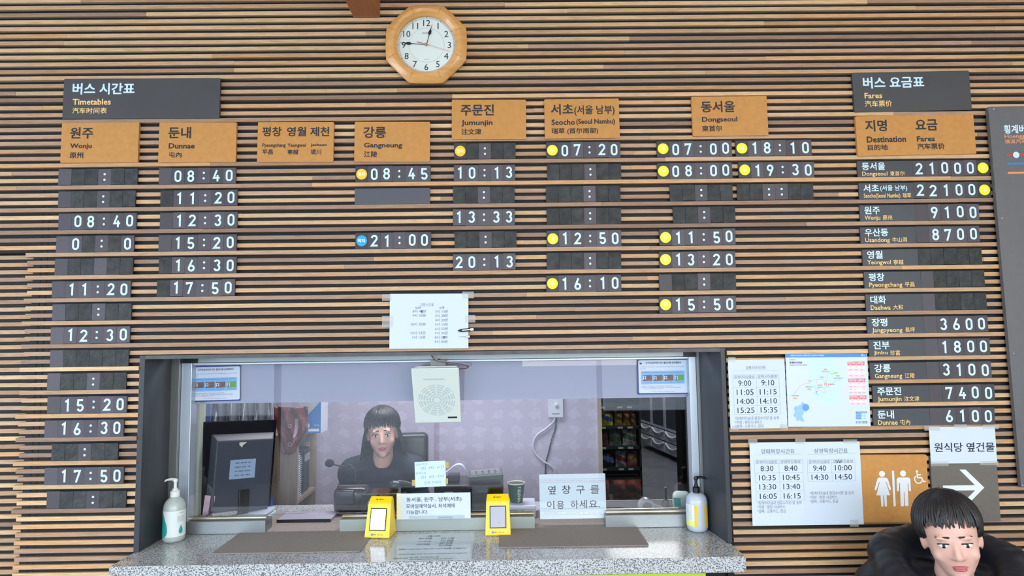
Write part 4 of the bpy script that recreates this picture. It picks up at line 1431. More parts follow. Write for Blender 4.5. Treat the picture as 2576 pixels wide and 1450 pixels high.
s2.location, s2.rotation_euler = (-0.006, yb + (yt - yb) * k_ - 0.0002, z0_ + (z1_ - z0_) * k_), (th, 0, 0)
s3 = MB().rect(-0.018, 0.018, -0.004, 0.004, -0.0008).obj('name_plate', mat('plate_dark', (40, 44, 44), 0.4), sp)
k_ = .10
s3.location, s3.rotation_euler = (0.056, yb + (yt - yb) * k_ - 0.0002, z0_ + (z1_ - z0_) * k_), (th, 0, 0)
P = [at_y(*q) for q in ((1083, 889, .19), (1090, 901, .17), (1104, 909, .14), (1125, 912, .12), (1150, 915, .11), (1172, 919, .11), (1178, 923, .115), (1172, 927, .12), (1154, 928.5, .13))]
cw = []
for i in range(len(P) - 1):
    for q in range(5):
        t = q / 5
        a, b_, c_, d_ = P[max(i - 1, 0)], P[i], P[i + 1], P[min(i + 2, len(P) - 1)]
        cw.append(.5 * ((2 * b_) + (c_ - a) * t + (2 * a - 5 * b_ + 4 * c_ - d_) * t * t + (3 * b_ - a - 3 * c_ + d_) * t ** 3))
cw.append(P[-1])
wire = MB().tube([p - Vector((sx, 0, 0)) for p in cw], 0.0026, 8).obj('speaker_wire', mat('wire_brown', (112, 78, 78), 0.4), sp, smooth=60)
p = at_y(1104, 903, .185)
MB().lathe([(0.0035, 0), (0.005, -0.006), (0.003, -0.009)], n=10).obj('wire_nut', mat('nut_red', (150, 30, 44), 0.5), sp, loc=p - Vector((sx, 0, 0)))

# ------------------------------------------------------------------ things on the counter
MATC = mat('mat_brown', (160, 151, 144), 0.95, rgb2=(116, 108, 103), scale=260, bump=0.5, contrast=0.9)
for x0_, x1_, y0_, y1_, r_, lb in ((-1.045, -0.524, -0.041, 0.47, 0.004, 'grey-brown carpet mat on the left half of the granite counter'), (-0.035, 0.500, -0.024, 0.46, -0.006, 'grey-brown carpet mat on the right half of the granite counter')):
    m_ = MB()
    w, h = x1_ - x0_, y1_ - y0_
    pl = rrect(w, h, 0.012)
    n = len(pl)
    m_.add([(a, c, 0.0008) for a, c in pl] + [(a, c, 0.0045) for a, c in pl], [tuple(range(n - 1, -1, -1)), tuple(range(n, 2 * n))] + [(i, (i + 1) % n, (i + 1) % n + n, i + n) for i in range(n)])
    o = m_.obj('counter_mat', MATC, loc=((x0_ + x1_) / 2, (y0_ + y1_) / 2, CT))
    o.rotation_euler.z = r_
    tag(o, lb, 'mat', 'carpet mats on the counter')
    # the rails stand on the mats' level: lift them clear is not needed, the mat runs under the glass

b = Board('counter_sheet', [(1000, 1345), (1194.5, 1341), (1186.5, 1408), (968, 1412.5)], z=CT + 0.0012, thick=0.0008, m=mat('film_sheet', (200, 212, 220), 0.12, alpha=0.9), label='plastic covered timetable sheet lying flat on the granite counter', cat='sheet')


def cm(u, v):
    return 844 + u / 4.834, 1150 + v / 4.834


for t, u0, v0, u1, v1 in [('강릉시간표', 1118, 957, 1275, 974), ('8시 45분', 1020, 984, 1178, 1003), ('9시 23분', 1005, 1021, 1160, 1034), ('12시 53분', 985, 1056, 1145, 1076), ('3시 13분', 1288, 981, 1445, 1000), ('3시 28분', 1280, 1008, 1438, 1024),
                          ('4시 23분', 1272, 1031, 1430, 1046), ('8시 20분', 1262, 1050, 1424, 1066), ('9시 00분', 1256, 1074, 1414, 1088)]:
    b.text(t, (*cm(u0, v0), *cm(u1, v1)), INKG, 0.01)
for t, u0, u1, v, m in [('강릉행 버스는 도로 사정에 따라 시간이 변경될 수 있습니다', 768, 1580, 1120, INKG), ('승차권은 출발 전에 창구에서 구입하여 주시기 바랍니다', 770, 1600, 1180, mat('print_green', (120, 166, 120), 0.6)), ('주문진행 시간표', 705, 875, 1236, INKG), ('10시 13분 / 13시 33분 / 20시 13분', 905, 1255, 1221, INKG), ('표는 자동발매기에서 구입할 수 있습니다', 900, 1415, 1244, mat('print_green', (120, 166, 120), 0.6))]:
    b.text(t, (*cm(u0, v - 7), *cm(u1, v + 7)), m, 0.01)
for pts in ([(780, 1030), (1000, 1022), (1640, 1030)], [(750, 1062), (1640, 1058)], [(720, 1128), (940, 1105), (1640, 1100)], [(735, 1185), (1640, 1175)]):
    b.line([cm(*p) for p in pts], 1.2, mat('film_fold', (238, 244, 248), 0.2), 'fold')

YEL = mat('reader_yellow', (250, 208, 18), 0.35, coat=0.3)


def reader(px, py, yaw, label, scr):
    p = at_z(px, py, CT)
    r = empty('card_reader', (p.x, p.y, CT + 0.0003), yaw, label, 'card reader', 'yellow card readers on the counter')
    hw = 0.0485
    pr = [(0.0, 0.004), (0.004, 0.0), (0.088, 0.0), (0.092, 0.006), (0.078, 0.132), (0.070, 0.141), (0.056, 0.143), (0.036, 0.124), (0.033, 0.119)]
    n = len(pr)
    vs = []
    for sx_ in (-1, 1):
        for y, z in pr:
            k = 1 - 0.16 * max(0, (z - 0.10) / 0.043)
            vs.append((sx_ * hw * k, y, z))
    mb = MB().add(vs, [tuple(range(n)), tuple(range(2 * n - 1, n - 1, -1))] + [(i, i + n, (i + 1) % n + n, (i + 1) % n) for i in range(n)])
    mb.obj('housing', YEL, r, bevel=0.004)
    th_ = math.atan2(0.033, 0.115)

    def face(x0, x1, u0, u1, lift, name, m, par=None):
        # on the sloping front, u measured up the slope
        mb_ = MB().poly([(x0, u0), (x1, u0), (x1, u1), (x0, u1)], -lift, -lift + 0.0008)
        o = mb_.obj(name, m, par or r)
        if par is None:
            o.location, o.rotation_euler = (0, 0.0, 0.004), (-th_, 0, 0)
        return o
    bz = face(-0.0315, 0.0315, 0.024, 0.105, 0.0022, 'screen_bezel', BLK)
    face(-0.028, 0.028, 0.0275, 0.1015, 0.0032, 'screen', scr, bz)
    dm = MB().disc(0.004, 0.043, 0.0013, -0.0036, 10).obj('sensor_dot', BLK, bz)
    pd = face(-0.024, -0.016, 0.006, 0.014, 0.0018, 'blue_icon', mat('icon_blue', (70, 150, 205), 0.4))
    q = Pad(bz, mat('reader_letter', (72, 62, 30), 0.5), -0.0012)
    q.text('페이', -0.009, 0.010, 0.010, 0.0038, 0.02)
    q.text('교통카드 결제', 0.012, 0.010, 0.022, 0.0032, 0.01)
    tp = bpy.data.objects.new('brand_mark', None)
    q2 = Pad(r, mat('reader_letter', (72, 62, 30), 0.5), 0.0, 'top_lettering')
    q2.text('glory', 0.004, 0, 0.018, 0.005, 0.03)
    q2.text('■', -0.013, 0, 0.007, 0.0034, 0.03)
    q2.after = (0.0455, 0.1337, math.radians(-46.5))
    return r


LIT = mat('screen_white', (252, 252, 255), 0.3, emit=1.0)
DIM = mat('screen_dim', (168, 168, 180), 0.25, emit=0.05)
reader(947.5, 1356.5, math.radians(-7), 'yellow card reader with bright white screen, near the left mat', LIT)
reader(1253, 1350, math.radians(0.5), 'yellow card reader with dull grey screen, beside the right mat', DIM)


def shell(mb, r, a0, a1, z0, z1, m=0, n=14, z0b=None, z1b=None):
    """Part of a label wrapped on a bottle; angles from the side facing the hall, to the right."""
    vs = []
    for i in range(n + 1):
        t = i / n
        a = math.radians(a0 + (a1 - a0) * t)
        vs.append((r * math.sin(a), -r * math.cos(a), z0))
        vs.append((r * math.sin(a), -r * math.cos(a), z1))
    return mb.add(vs, [(2 * i, 2 * i + 2, 2 * i + 3, 2 * i + 1) for i in range(n)], m)


def wrap_text(parent, txt, r, a, z, w, h, m, bold=0.0):
    WRAPS.append((parent, txt, r, a, z, w, h, m, bold))


WRAPS = []


def pump(root, z, side, m, r=0.017, tall=0.05):
    h = MB().lathe([(r, 0), (r, 0.020), (r * .7, 0.023), (r * .55, 0.026), (r * .55, 0.030), (0.0055, 0.031), (0.0055, tall)], n=24).obj('collar', m, root, smooth=40, loc=(0, 0, z))
    hd = MB().lathe([(0.0075, 0), (0.0085, 0.004), (0.0085, 0.009), (0.007, 0.0115)], n=18)
    hd.tube([(0, 0, 0.008), (side * 0.018, 0, 0.010), (side * 0.034, 0, 0.007), (side * 0.040, 0, 0.002)], [0.006, 0.0048, 0.004, 0.0032], 10)
    hd.obj('pump_head', m, root, smooth=40, loc=(0, 0, z + tall - 0.002))


p = at_z(437, 1361, CT)
BOT = mat('bottle_clear', (208, 218, 214), 0.25, trans=0.25, coat=0.3)
s_ = empty('sanitizer_bottle', (p.x, p.y, CT + 0.0003), math.radians(0), 'hand sanitizer bottle with white pump and teal drop label, left end of the counter', 'bottle')
MB().lathe([(0.030, 0.0), (0.037, 0.004), (0.0395, 0.014), (0.0395, 0.118), (0.037, 0.136), (0.030, 0.150), (0.020, 0.159), (0.016, 0.163)], n=40).obj('bottle_body', BOT, s_, smooth=50)
lb = MB()
shell(lb, 0.0398, -75, 122, 0.022, 0.116)
lb.obj('label', mat('label_white', (230, 236, 234), 0.5), s_, smooth=60)
TEAL = mat('label_teal', (38, 170, 156), 0.5)
dr = MB()


def drop(mb, r, a, z, w, h):
    rows, cols = 16, 10
    vs = []
    for j in range(rows + 1):
        t = PI * j / rows                       # 0 at the tip
        v = h / 2 * math.cos(t)
        hw_ = w / 2 * math.sin(t) * (math.sin(t / 2) ** 1.3)
        for i in range(cols + 1):
            u = hw_ * (2 * i / cols - 1)
            vs.append((r * math.sin(a + u / r), -r * math.cos(a + u / r), z + v))
    mb.add(vs, [(j * (cols + 1) + i, (j + 1) * (cols + 1) + i, (j + 1) * (cols + 1) + i + 1, j * (cols + 1) + i + 1) for j in range(rows) for i in range(cols)])


drop(dr, 0.0402, math.radians(61), 0.048, 0.022, 0.032)
drop(dr, 0.0402, math.radians(-42), 0.064, 0.066, 0.090)
dr.obj('drop_print', TEAL, s_)
for i in range(6):
    wrap_text(s_, ['사용방법 : 적당량을', '손에 덜어 건조될 때까지', '충분히 문질러 준다', '주의사항 : 화기 주의', '어린이 손에 닿지 않게', '보관하십시오'][i], 0.0402, math.radians(60), 0.095 - 0.0035 * i, 0.027, 0.0024, INKG)
wrap_text(s_, '손소독제', 0.0402, math.radians(62), 0.108, 0.016, 0.0034, TEAL, 0.02)
pump(s_, 0.163, -1, mat('pump_white', (234, 238, 236), 0.35), 0.0172, 0.056)

p = at_z(1755, 1336, CT)
s_ = empty('sanitizer_bottle', (p.x, p.y, CT + 0.0003), 0, 'sanitizer bottle with black pump and yellow label strips, right end of the counter', 'bottle')
MB().lathe([(0.026, 0.0), (0.035, 0.004), (0.0395, 0.016), (0.0400, 0.03), (0.0395, 0.112), (0.036, 0.128), (0.028, 0.138), (0.014, 0.143)], n=40).obj('bottle_body', mat('bottle_milky', (206, 216, 230), 0.25, trans=0.2, coat=0.3), s_, smooth=50)
lb = MB()
shell(lb, 0.0404, -104, -30, 0.024, 0.104)
lb.obj('label', mat('label_pale', (226, 232, 238), 0.5), s_, smooth=60)
lb = MB()
shell(lb, 0.0406, -29, -13, 0.022, 0.103)
shell(lb, 0.0406, 26, 46, 0.022, 0.104)
lb.obj('label_strip', mat('label_yellow', (240, 196, 30), 0.5), s_, smooth=60)
lb = MB()
shell(lb, 0.0405, -104, -30, 0.024, 0.046)
lb.obj('label_band', mat('label_lemon', (232, 232, 130), 0.5), s_, smooth=60)
for i in range(9):
    wrap_text(s_, ['손소독겔', '효능 효과 : 손 및 피부의', '살균 소독', '용법 용량 : 적당량을', '손에 뿌리거나 발라', '문질러 건조시킨다', '사용상의 주의사항', '외용으로만 사용', '500ml'][i], 0.0408, math.radians(-62), 0.098 - 0.006 * i, 0.026, 0.0028, INKG)
pump(s_, 0.143, 1, BLK, 0.0135, 0.05)

# notices standing in the window
b = Board('desk_sign', [(998, 1242.5), (1183.5, 1240), (1184, 1304), (997.8, 1308.5)], y=0.188, thick=0.0015, m=PAPER, label='white sign about mobile booking, standing on the middle sill rail', cat='sign')
b.text('동서울, 원주 , 남부(서초)', (1022, 1251, 1161, 1264), INKB, 0.008)
b.text('모바일예약실시, 좌석예매', (1022, 1268, 1144, 1279.5), INKB, 0.006)
b.text('가능합니다.', (1022, 1284, 1077, 1294.5), INKB, 0.006)
b.shape([(1028, 1298.5), (1169, 1296), (1169, 1305.5), (1029, 1308)], mat('acrylic_foot', (196, 210, 216), 0.1, alpha=0.5), 'clear_foot', -0.0008)
b.text('(횡계터미널)', (1103, 1300, 1138, 1306), INKG, 0.0, y=-0.0012)
b.quad(997.8, 1242, 1008, 1307, mat('yellowed_tape', (226, 222, 186), 0.4), 'yellowed_edge', -0.0004)
b = Board('desk_sign', [(1357.5, 1194), (1525, 1192.5), (1523, 1303), (1357.5, 1308.5)], y=0.245, thick=0.002, m=mat('sign_pale', (216, 230, 238), 0.3), radius=0.004, label='white sign asking to use the next window, standing in the right-hand gap', cat='sign')


def gm_(u, v):
    return 1344 + u / 4.834, 1150 + v / 4.834


for t, u0, v0, u1, v1 in [('옆', 167, 352, 260, 455), ('창', 335, 348, 442, 450), ('구', 508, 352, 613, 452), ('를', 682, 345, 790, 447), ('이', 153, 535, 243, 633), ('용', 273, 535, 365, 633), ('하', 440, 530, 537, 630), ('세', 548, 525, 642, 626), ('요.', 665, 530, 795, 615)]:
    b.text(t, (*gm_(u0, v0), *gm_(u1, v1)), INKB, 0.004)
PKP = mat('print_pink', (214, 176, 190), 0.5)
for v in (270, 312, 665, 706):
    b.line([gm_(78, v), gm_(865, v - 6)], 0.6, GRID)
for u in (342, 610):
    b.line([gm_(u, 268), gm_(u, 310)], 0.6, GRID)
for u in (335, 602):
    b.line([gm_(u, 660), gm_(u, 704)], 0.6, GRID)
for i in range(3):
    b.text('2018 동계 올림픽 및 패럴림픽', (*gm_(85 + 268 * i, 281), *gm_(328 + 264 * i, 298)), PKP, 0.006)
    b.text('평창 시외버스 터미널', (*gm_(120 + 266 * i, 676), *gm_(288 + 266 * i, 692)), PKP, 0.006)
b = Board('memo_note', [(1043.5, 1163), (1121, 1159.5), (1121.5, 1223.5), (1044, 1227.5)], y=YG - 0.0015, thick=0.0006, m=mat('note_paper', (204, 226, 240), 0.6), label='small handwritten phone number note taped to the glass', cat='note')
PEN = mat('pencil', (138, 156, 172), 0.6)
for t, u0, v0, u1, v1 in [('강원여객', 975, 78, 1112, 105), ('033   643 - 6123', 1038, 113, 1315, 147), ('동해고속', 975, 183, 1102, 215), ('033   643 - 2161', 1038, 222, 1318, 256), ('전화 하세요.', 1078, 292, 1295, 332)]:
    b.text(t, (*cm(u0, v0), *cm(u1, v1)), PEN, 0.0, 'handwriting', math.radians(1.5))
MASK = mat('masking_tape', (184, 164, 100), 0.6)
for u0, v0, u1, v1 in ((1340, 60, 1376, 135), (1338, 260, 1368, 330), (930, 280, 968, 352)):
    P = [b.uv(*cm(u0, v1)), b.uv(*cm(u1, v1)), b.uv(*cm(u1, v0)), b.uv(*cm(u0, v0))]
    MB().poly(P, -0.0008).obj('tape', MASK, b.obj)

# ------------------------------------------------------------------ ticket booth
YB = 1.6
XB = at_y(1512, 1100, YB).x          # where the booth's back wall ends
WPM = bpy.data.materials.new('wallpaper')
WPM.use_nodes = True
nt = WPM.node_tree
b_ = nt.nodes['Principled BSDF']
b_.inputs['Roughness'].default_value = 0.7
tc = nt.nodes.new('ShaderNodeTexCoord')
sep = nt.nodes.new('ShaderNodeSeparateXYZ')
nt.links.new(tc.outputs['Object'], sep.inputs[0])


def mth(op, a, b=None):
    n = nt.nodes.new('ShaderNodeMath')
    n.operation = op
    for i, v in enumerate((a, b)):
        if v is None:
            continue
        if isinstance(v, (int, float)):
            n.inputs[i].default_value = v
        else:
            nt.links.new(v, n.inputs[i])
    return n.outputs[0]


X_, Z_ = mth('MULTIPLY', sep.outputs['X'], 27.0), mth('MULTIPLY', sep.outputs['Z'], 33.0)
mot = mth('MULTIPLY', mth('SINE', mth('ADD', X_, Z_)), mth('SINE', mth('SUBTRACT', X_, Z_)))
nz = nt.nodes.new('ShaderNodeTexNoise')
nz.inputs['Scale'].default_value = 48
nz.inputs['Detail'].default_value = 5
nt.links.new(tc.outputs['Object'], nz.inputs['Vector'])
fac = mth('MULTIPLY', mth('GREATER_THAN', mth('ADD', mot, mth('MULTIPLY', mth('SUBTRACT', nz.outputs[0], .5), 2.6)), 0.36), 0.42)
fac = mth('ADD', fac, mth('MULTIPLY', nz.outputs[0], .45))
mx = nt.nodes.new('ShaderNodeMix')
mx.data_type = 'RGBA'
mx.inputs[6].default_value = (*lin((178, 170, 192)), 1)
mx.inputs[7].default_value = (*lin((200, 196, 218)), 1)
nt.links.new(fac, mx.inputs[0])
nt.links.new(mx.outputs[2], b_.inputs['Base Color'])

c = MB().box(-2.6, XB - 0.02, YB, YB + 0.06, 0, 2.7)
struct(c.obj('wall_booth_back', WPM), 'lavender patterned wallpaper behind the ticket clerk')
c = MB().box(XB - 0.02, XB + 0.004, YB - 0.02, YB + 0.07, 0, 2.7)
struct(c.obj('trim_6', mat('pale_wood', (196, 188, 174), 0.6, noise=0.1, scale=10)), 'pale wooden end of the wallpapered wall')
c = MB()
c.box(-2.7, -2.6, 0.2, YB + 0.06, 0, 2.7)
struct(c.obj('wall_booth_left', mat('booth_cream', (196, 196, 186), 0.7)))
c = MB().box(-2.7, 4.0, 0.2, 12.2, 2.7, 2.8)
struct(c.obj('ceiling_booth', mat('booth_ceiling', (222, 222, 226), 0.8)))
c = MB().box(-2.7, 4.0, 0.2, 12.2, -0.1, 0)
struct(c.obj('floor_shop', mat('shop_floor', (96, 98, 104), 0.25, noise=0.2, scale=3)))
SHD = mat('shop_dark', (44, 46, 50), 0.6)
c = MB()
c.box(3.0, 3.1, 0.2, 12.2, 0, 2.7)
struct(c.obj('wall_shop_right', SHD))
c = MB().box(0.4, 4.0, 12.1, 12.2, 0, 2.7)
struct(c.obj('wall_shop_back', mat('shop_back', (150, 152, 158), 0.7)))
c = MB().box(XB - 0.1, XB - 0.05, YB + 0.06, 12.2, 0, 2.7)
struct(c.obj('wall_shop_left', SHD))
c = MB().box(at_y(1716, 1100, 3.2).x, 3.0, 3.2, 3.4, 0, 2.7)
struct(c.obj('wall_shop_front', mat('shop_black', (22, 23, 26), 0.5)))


# monitor seen from behind
YL, YR = 0.30, 0.50
xl, xr = at_y(508, 1150, YL).x, at_y(696, 1150, YR).x
zt = at_y(510, 1062, YL).z
zb_ = at_y(690, 1274, YR).z
L_ = math.hypot(xr - xl, YR - YL)
ang = math.atan2(YR - YL, xr - xl)
mn = empty('computer_monitor', (xl, YL, 0), ang, 'dark computer monitor seen from behind, at the left end of the booth desk', 'monitor')
MONB = mat('monitor_back', (62, 67, 78), 0.4)
H_ = zt - zb_
LEANM = Matrix.Translation((0, 0, zt)) @ Matrix.Rotation(math.radians(3.5), 4, 'Y') @ Matrix.Translation((0, 0, -zt))
MB().box(0, L_, 0.0, 0.014, zb_ + 0.02, zt).obj('screen_panel', mat('monitor_gloss', (20, 22, 27), 0.08), mn, bevel=0.003).matrix_local = LEANM
cs = MB()
H_ = zt - zb_
cs.hexa([(L_ * .17, -0.035, zb_ + H_ * .07), (L_ * .92, -0.035, zb_ + H_ * .07), (L_ * .92, -0.035, zt - H_ * .20), (L_ * .17, -0.035, zt - H_ * .20),
         (L_ * .12, 0.0, zb_ + H_ * .05), (L_ * .97, 0.0, zb_ + H_ * .05), (L_ * .97, 0.0, zt - H_ * .13), (L_ * .12, 0.0, zt - H_ * .13)])
cas = cs.obj('rear_casing', MONB, mn, bevel=0.004)
cas.matrix_local = LEANM
MB().hexa([(L_ * .44, -0.05, CT + 0.008), (L_ * .56, -0.05, CT + 0.008), (L_ * .58, -0.045, zb_ + H_ * .26), (L_ * .44, -0.045, zb_ + H_ * .26), (L_ * .44, -0.02, CT + 0.008), (L_ * .56, -0.02, CT + 0.008), (L_ * .58, -0.036, zb_ + H_ * .26), (L_ * .44, -0.036, zb_ + H_ * .26)]).obj('stand_neck', BLK, mn, bevel=0.003)
MB().box(L_ * .43, L_ * .57, -0.055, 0.01, CT + 0.0005, CT + 0.009).obj('stand_base', BLK, mn, bevel=0.003)
lbm = MB().rect(L_ * .36, L_ * .70, zb_ + H_ * .40, zb_ + H_ * .60, -0.0358)
lo = lbm.obj('paper_label', mat('label_blue_grey', (150, 174, 200), 0.6), mn)
lo.matrix_local = LEANM
pd = Pad(lo, mat('label_ink', (84, 100, 128), 0.6), -0.0364)
for i, t in enumerate(('--- ----- --', '---- --- --', '-- ----- -----', '--- -- ---')):
    pd.text(t, L_ * .53, zb_ + H_ * (.565 - .043 * i), L_ * .2, H_ * .012)
MB().poly([(L_ * .46, zt - H_ * .245), (L_ * .50, zt - H_ * .275), (L_ * .505, zt - H_ * .255), (L_ * .56, zt - H_ * .22), (L_ * .46, zt - H_ * .22)], -0.0358).obj('tape_scrap', mat('tape_scrap', (214, 212, 198), 0.6), mn).matrix_local = LEANM

# wooden shelf unit behind it
WD = mat('shelf_wood', (162, 142, 126), 0.6, rgb2=(136, 116, 102), scale=12, stretch=(6, 6, 0.6))
xsh, ysh0, ysh1 = at_y(748, 1150, 1.0).x, 1.0, 1.34
zsh = at_y(720, 1096, 1.0).z
su = empty('shelf_unit', (xsh, ysh0, 0), 0, 'wooden shelf unit with open side, behind the monitor', 'shelf')
MB().box(-0.36, 0, 0, 0.018, 0, zsh).obj('side_panel', WD, su)
MB().box(-0.36, 0, ysh1 - ysh0 - 0.018, ysh1 - ysh0, 0, zsh).obj('side_panel', WD, su)
MB().box(-0.36, 0, 0.018, ysh1 - ysh0 - 0.018, zsh - 0.02, zsh).obj('top_board', WD, su)
MB().box(-0.36, -0.345, 0.018, ysh1 - ysh0 - 0.018, 0, zsh - 0.02).obj('back_board', mat('shelf_dark', (70, 60, 54), 0.7), su)
zs1 = at_y(748, 1262, 1.0).z
MB().box(-0.345, 0, 0.018, ysh1 - ysh0 - 0.018, zs1 - 0.018, zs1).obj('shelf_board', WD, su)
MB().box(-0.345, 0, 0.018, ysh1 - ysh0 - 0.018, zs1 - 0.36, zs1 - 0.342).obj('shelf_board', WD, su)
NBK = mat('notebook_cover', (206, 208, 212), 0.6)
for i in range(3):
    y = ysh0 + 0.035 + 0.026 * i
    h = (0.26, 0.235, 0.215)[i]
    n = empty('spiral_notebook', (xsh - 0.012, y, zs1), 0, ('tallest white spiral notebook, nearest on the wooden shelf', 'white spiral notebook, middle one on the wooden shelf', 'shortest white spiral notebook, last on the wooden shelf')[i], 'notebook', 'spiral notebooks on the shelf')
    MB().box(-0.19, -0.006, 0, 0.016, 0.0005, h).obj('cover', NBK, n, bevel=0.001)
    sp_ = MB()
    for k in range(int(h / 0.011)):
        sp_.tube([(0.001 + 0.0055 * math.cos(a), 0.008 + 0.009 * math.sin(a), 0.008 + 0.011 * k) for a in [2 * PI * q / 8 for q in range(8)]], 0.0014, 5)
    sp_.obj('spiral', mat('spiral_steel', (190, 194, 200), 0.3, 0.7), n)
n = empty('camera_case', (xsh - 0.06, ysh0 + 0.20, zs1), 0, 'tall dark case with grey round buckle beside the notebooks', 'case')
MB().box(-0.12, 0.04, -0.04, 0.08, 0.0005, 0.235).obj('body', BLK, n, bevel=0.012)
MB().box(0.040, 0.046, -0.02, 0.06, 0.165, 0.205).obj('buckle', mat('buckle_grey', (170, 174, 178), 0.4), n, bevel=0.002)

# mask carton on top of the shelf unit, red cloth bag thrown over it, silver curtain at the back
p0, p1 = at_y(766, 1083, 1.06), at_y(807, 1083, 1.06)
bx = empty('mask_carton', ((p0.x + p1.x) / 2, 1.06, zsh), 0, 'blue and white carton on top of the wooden shelf unit', 'carton')
w_ = p1.x - p0.x
CBL = mat('carton_blue', (70, 140, 214), 0.5)
MB().box(-w_ / 2 - 0.03, w_ / 2, 0, 0.13, 0.0005, 0.20).obj('box', mat('carton_white', (214, 220, 230), 0.5), bx)
pn = MB()
pn.poly([(-w_ / 2 - 0.03, 0.001), (w_ / 2, 0.001), (w_ / 2, 0.17), (-w_ / 2 + 0.02, 0.10), (-w_ / 2 - 0.03, 0.05)], -0.0006)
pn.obj('blue_print', CBL, bx)
pn = MB()
pn.disc(-w_ / 2 + 0.018, 0.042, 0.010, -0.0012, 16)
pn.rect(-w_ / 2 + 0.02, w_ / 2 - 0.008, 0.010, 0.024, -0.0012)
pn.obj('white_print', PWH, bx)
q = Pad(bx, PWH, -0.0012)
q.text('마스크', w_ / 2 - 0.022, 0.042, 0.026, 0.010, 0.02)


def cloth(fn, nu, nv, name, m, parent=None, thick=0.004):
    vs = [fn(i / nu, j / nv) for j in range(nv + 1) for i in range(nu + 1)]
    fs = [(j * (nu + 1) + i, j * (nu + 1) + i + 1, (j + 1) * (nu + 1) + i + 1, (j + 1) * (nu + 1) + i) for j in range(nv) for i in range(nu)]
    o = MB().add(vs, fs).obj(name, m, parent, smooth=180)
    s_ = o.modifiers.new('thick', 'SOLIDIFY')
    s_.thickness = thick
    return o


REDC = mat('maroon_cloth', (112, 50, 52), 0.4, noise=0.25, scale=14)
zc0 = at_y(720, 1024, 0.975).z
xa_, xb_ = at_y(684, 1080, 0.975).x, at_y(776, 1080, 0.975).x


def bagf(u, v):
    # v: 0 top .. 1 bottom tip; the bag hangs over the corner and narrows to the right
    lo = at_y(690 + 42 * max(0, v - .35), 1024 + 118 * v, 0.97).x
    hi = at_y(776 - 30 * max(0, (v - .35)) - 44 * max(0, v - .55), 1024 + 118 * v, 0.97).x
    x = lo + (hi - lo) * u
    z = at_y(730, 1024 + 118 * v, 0.97).z
    y = 0.968 + 0.012 * math.sin(9 * u + 5 * v) + 0.008 * math.sin(17 * u - 9 * v) - 0.018 * math.sin(PI * u)
    return (x, y, z)


rb = cloth(bagf, 26, 26, 'cloth_bag', REDC)
tag(rb, 'maroon cloth bag draped over the wooden shelf unit beside the blue carton', 'bag')
st = cloth(lambda u, v: (lambda p: (p[0] + .0, p[1] - .006, p[2]))(bagf(.62 + .10 * u, .25 + .4 * v)), 6, 12, 'stripe', mat('bag_stripe', (190, 160, 176), 0.5), rb, 0.001)
SIL = mat('silver_foil', (206, 212, 222), 0.28, 0.75, noise=0.12, scale=30, bump=0.4)
z1c, z0c = at_y(600, 990, 1.5).z, at_y(600, 1078, 1.5).z
xa_, xb_ = at_y(527, 1040, 1.5).x, at_y(692, 1040, 1.5).x
cu_ = cloth(lambda u, v: (xa_ + (xb_ - xa_) * u, 1.52 + 0.022 * math.sin(u * 30 + 2 * v) + 0.012 * math.sin(u * 71), z1c + (z0c - z1c) * v), 80, 8, 'foil_curtain', SIL)
tag(cu_, 'crinkled silver foil curtain at the back left of the booth', 'curtain')
bl = MB().box(at_y(514, 1040, 1.45).x, at_y(529, 1040, 1.45).x, 1.45, 1.46, 1.0, 1.75).obj('blue_banner', mat('banner_blue', (110, 140, 196), 0.5))
tag(bl, 'narrow blue banner hanging left of the silver curtain', 'banner')

# desk things behind the glass, left
p0, p1 = at_z(598, 1309, CT), at_z(672, 1309, CT)
wd = 0.19
dv = empty('card_terminal', (p0.x + (p1.x - p0.x) / 2, 0.300, CT + 0.0003), 0, 'flat white ticket device with pale lid behind the left sill rail', 'device')
w_ = (p1.x - p0.x) / 2
MINT = mat('device_mint', (206, 226, 226), 0.35)
MB().box(-w_, w_ + 0.004, 0, wd, 0, 0.016).obj('base', MINT, dv, bevel=0.003)
MB().box(-w_, w_ + 0.002, -0.002, wd - 0.004, 0.019, 0.033).obj('lid', mat('device_lid', (196, 206, 222), 0.2), dv, bevel=0.004)
MB().disc(0, 0, 0.004, 0, 12).obj('blue_lamp', mat('lamp_blue', (70, 90, 240), 0.4, emit=1.2), dv).matrix_local = Matrix.Translation((w_ * .55, wd * .7, 0.0334)) @ Matrix.Rotation(math.radians(-90), 4, 'X')
pk = Board('pink_paper', [(503, 1246), (541, 1250), (533, 1310), (520, 1309)], y=0.30, thick=0.001, m=mat('pink_paper', (226, 206, 226), 0.6, rgb2=(214, 170, 192), scale=30, contrast=0.5), label='pink patterned paper standing in the left corner of the booth desk', cat='paper')
TRX = at_y(655, 1270, .592).x
tr_ = empty('blue_tray', (TRX, 0.592, CT + 0.0003), 0, 'blue plastic tray behind the monitor stand', 'tray')
TRB = mat('tray_blue', (40, 74, 176), 0.4)
MB().box(-0.046, 0.046, -0.026, 0.026, 0, 0.004).box(-0.046, 0.046, -0.026, -0.023, 0.004, 0.04).box(-0.046, 0.046, 0.023, 0.026, 0.004, 0.04).box(-0.046, -0.043, -0.023, 0.023, 0.004, 0.04).box(0.043, 0.046, -0.023, 0.023, 0.004, 0.04).obj('tray_shell', TRB, tr_)
pp = MB().box(-0.040, 0.02, -0.02, 0.02, 0.0045, 0.058).obj('pink_slip_block', mat('slip_pink', (232, 214, 222), 0.6), loc=(TRX, 0.592, CT + 0.0003))
tag(pp, 'block of pale pink slips standing in the blue tray', 'paper')
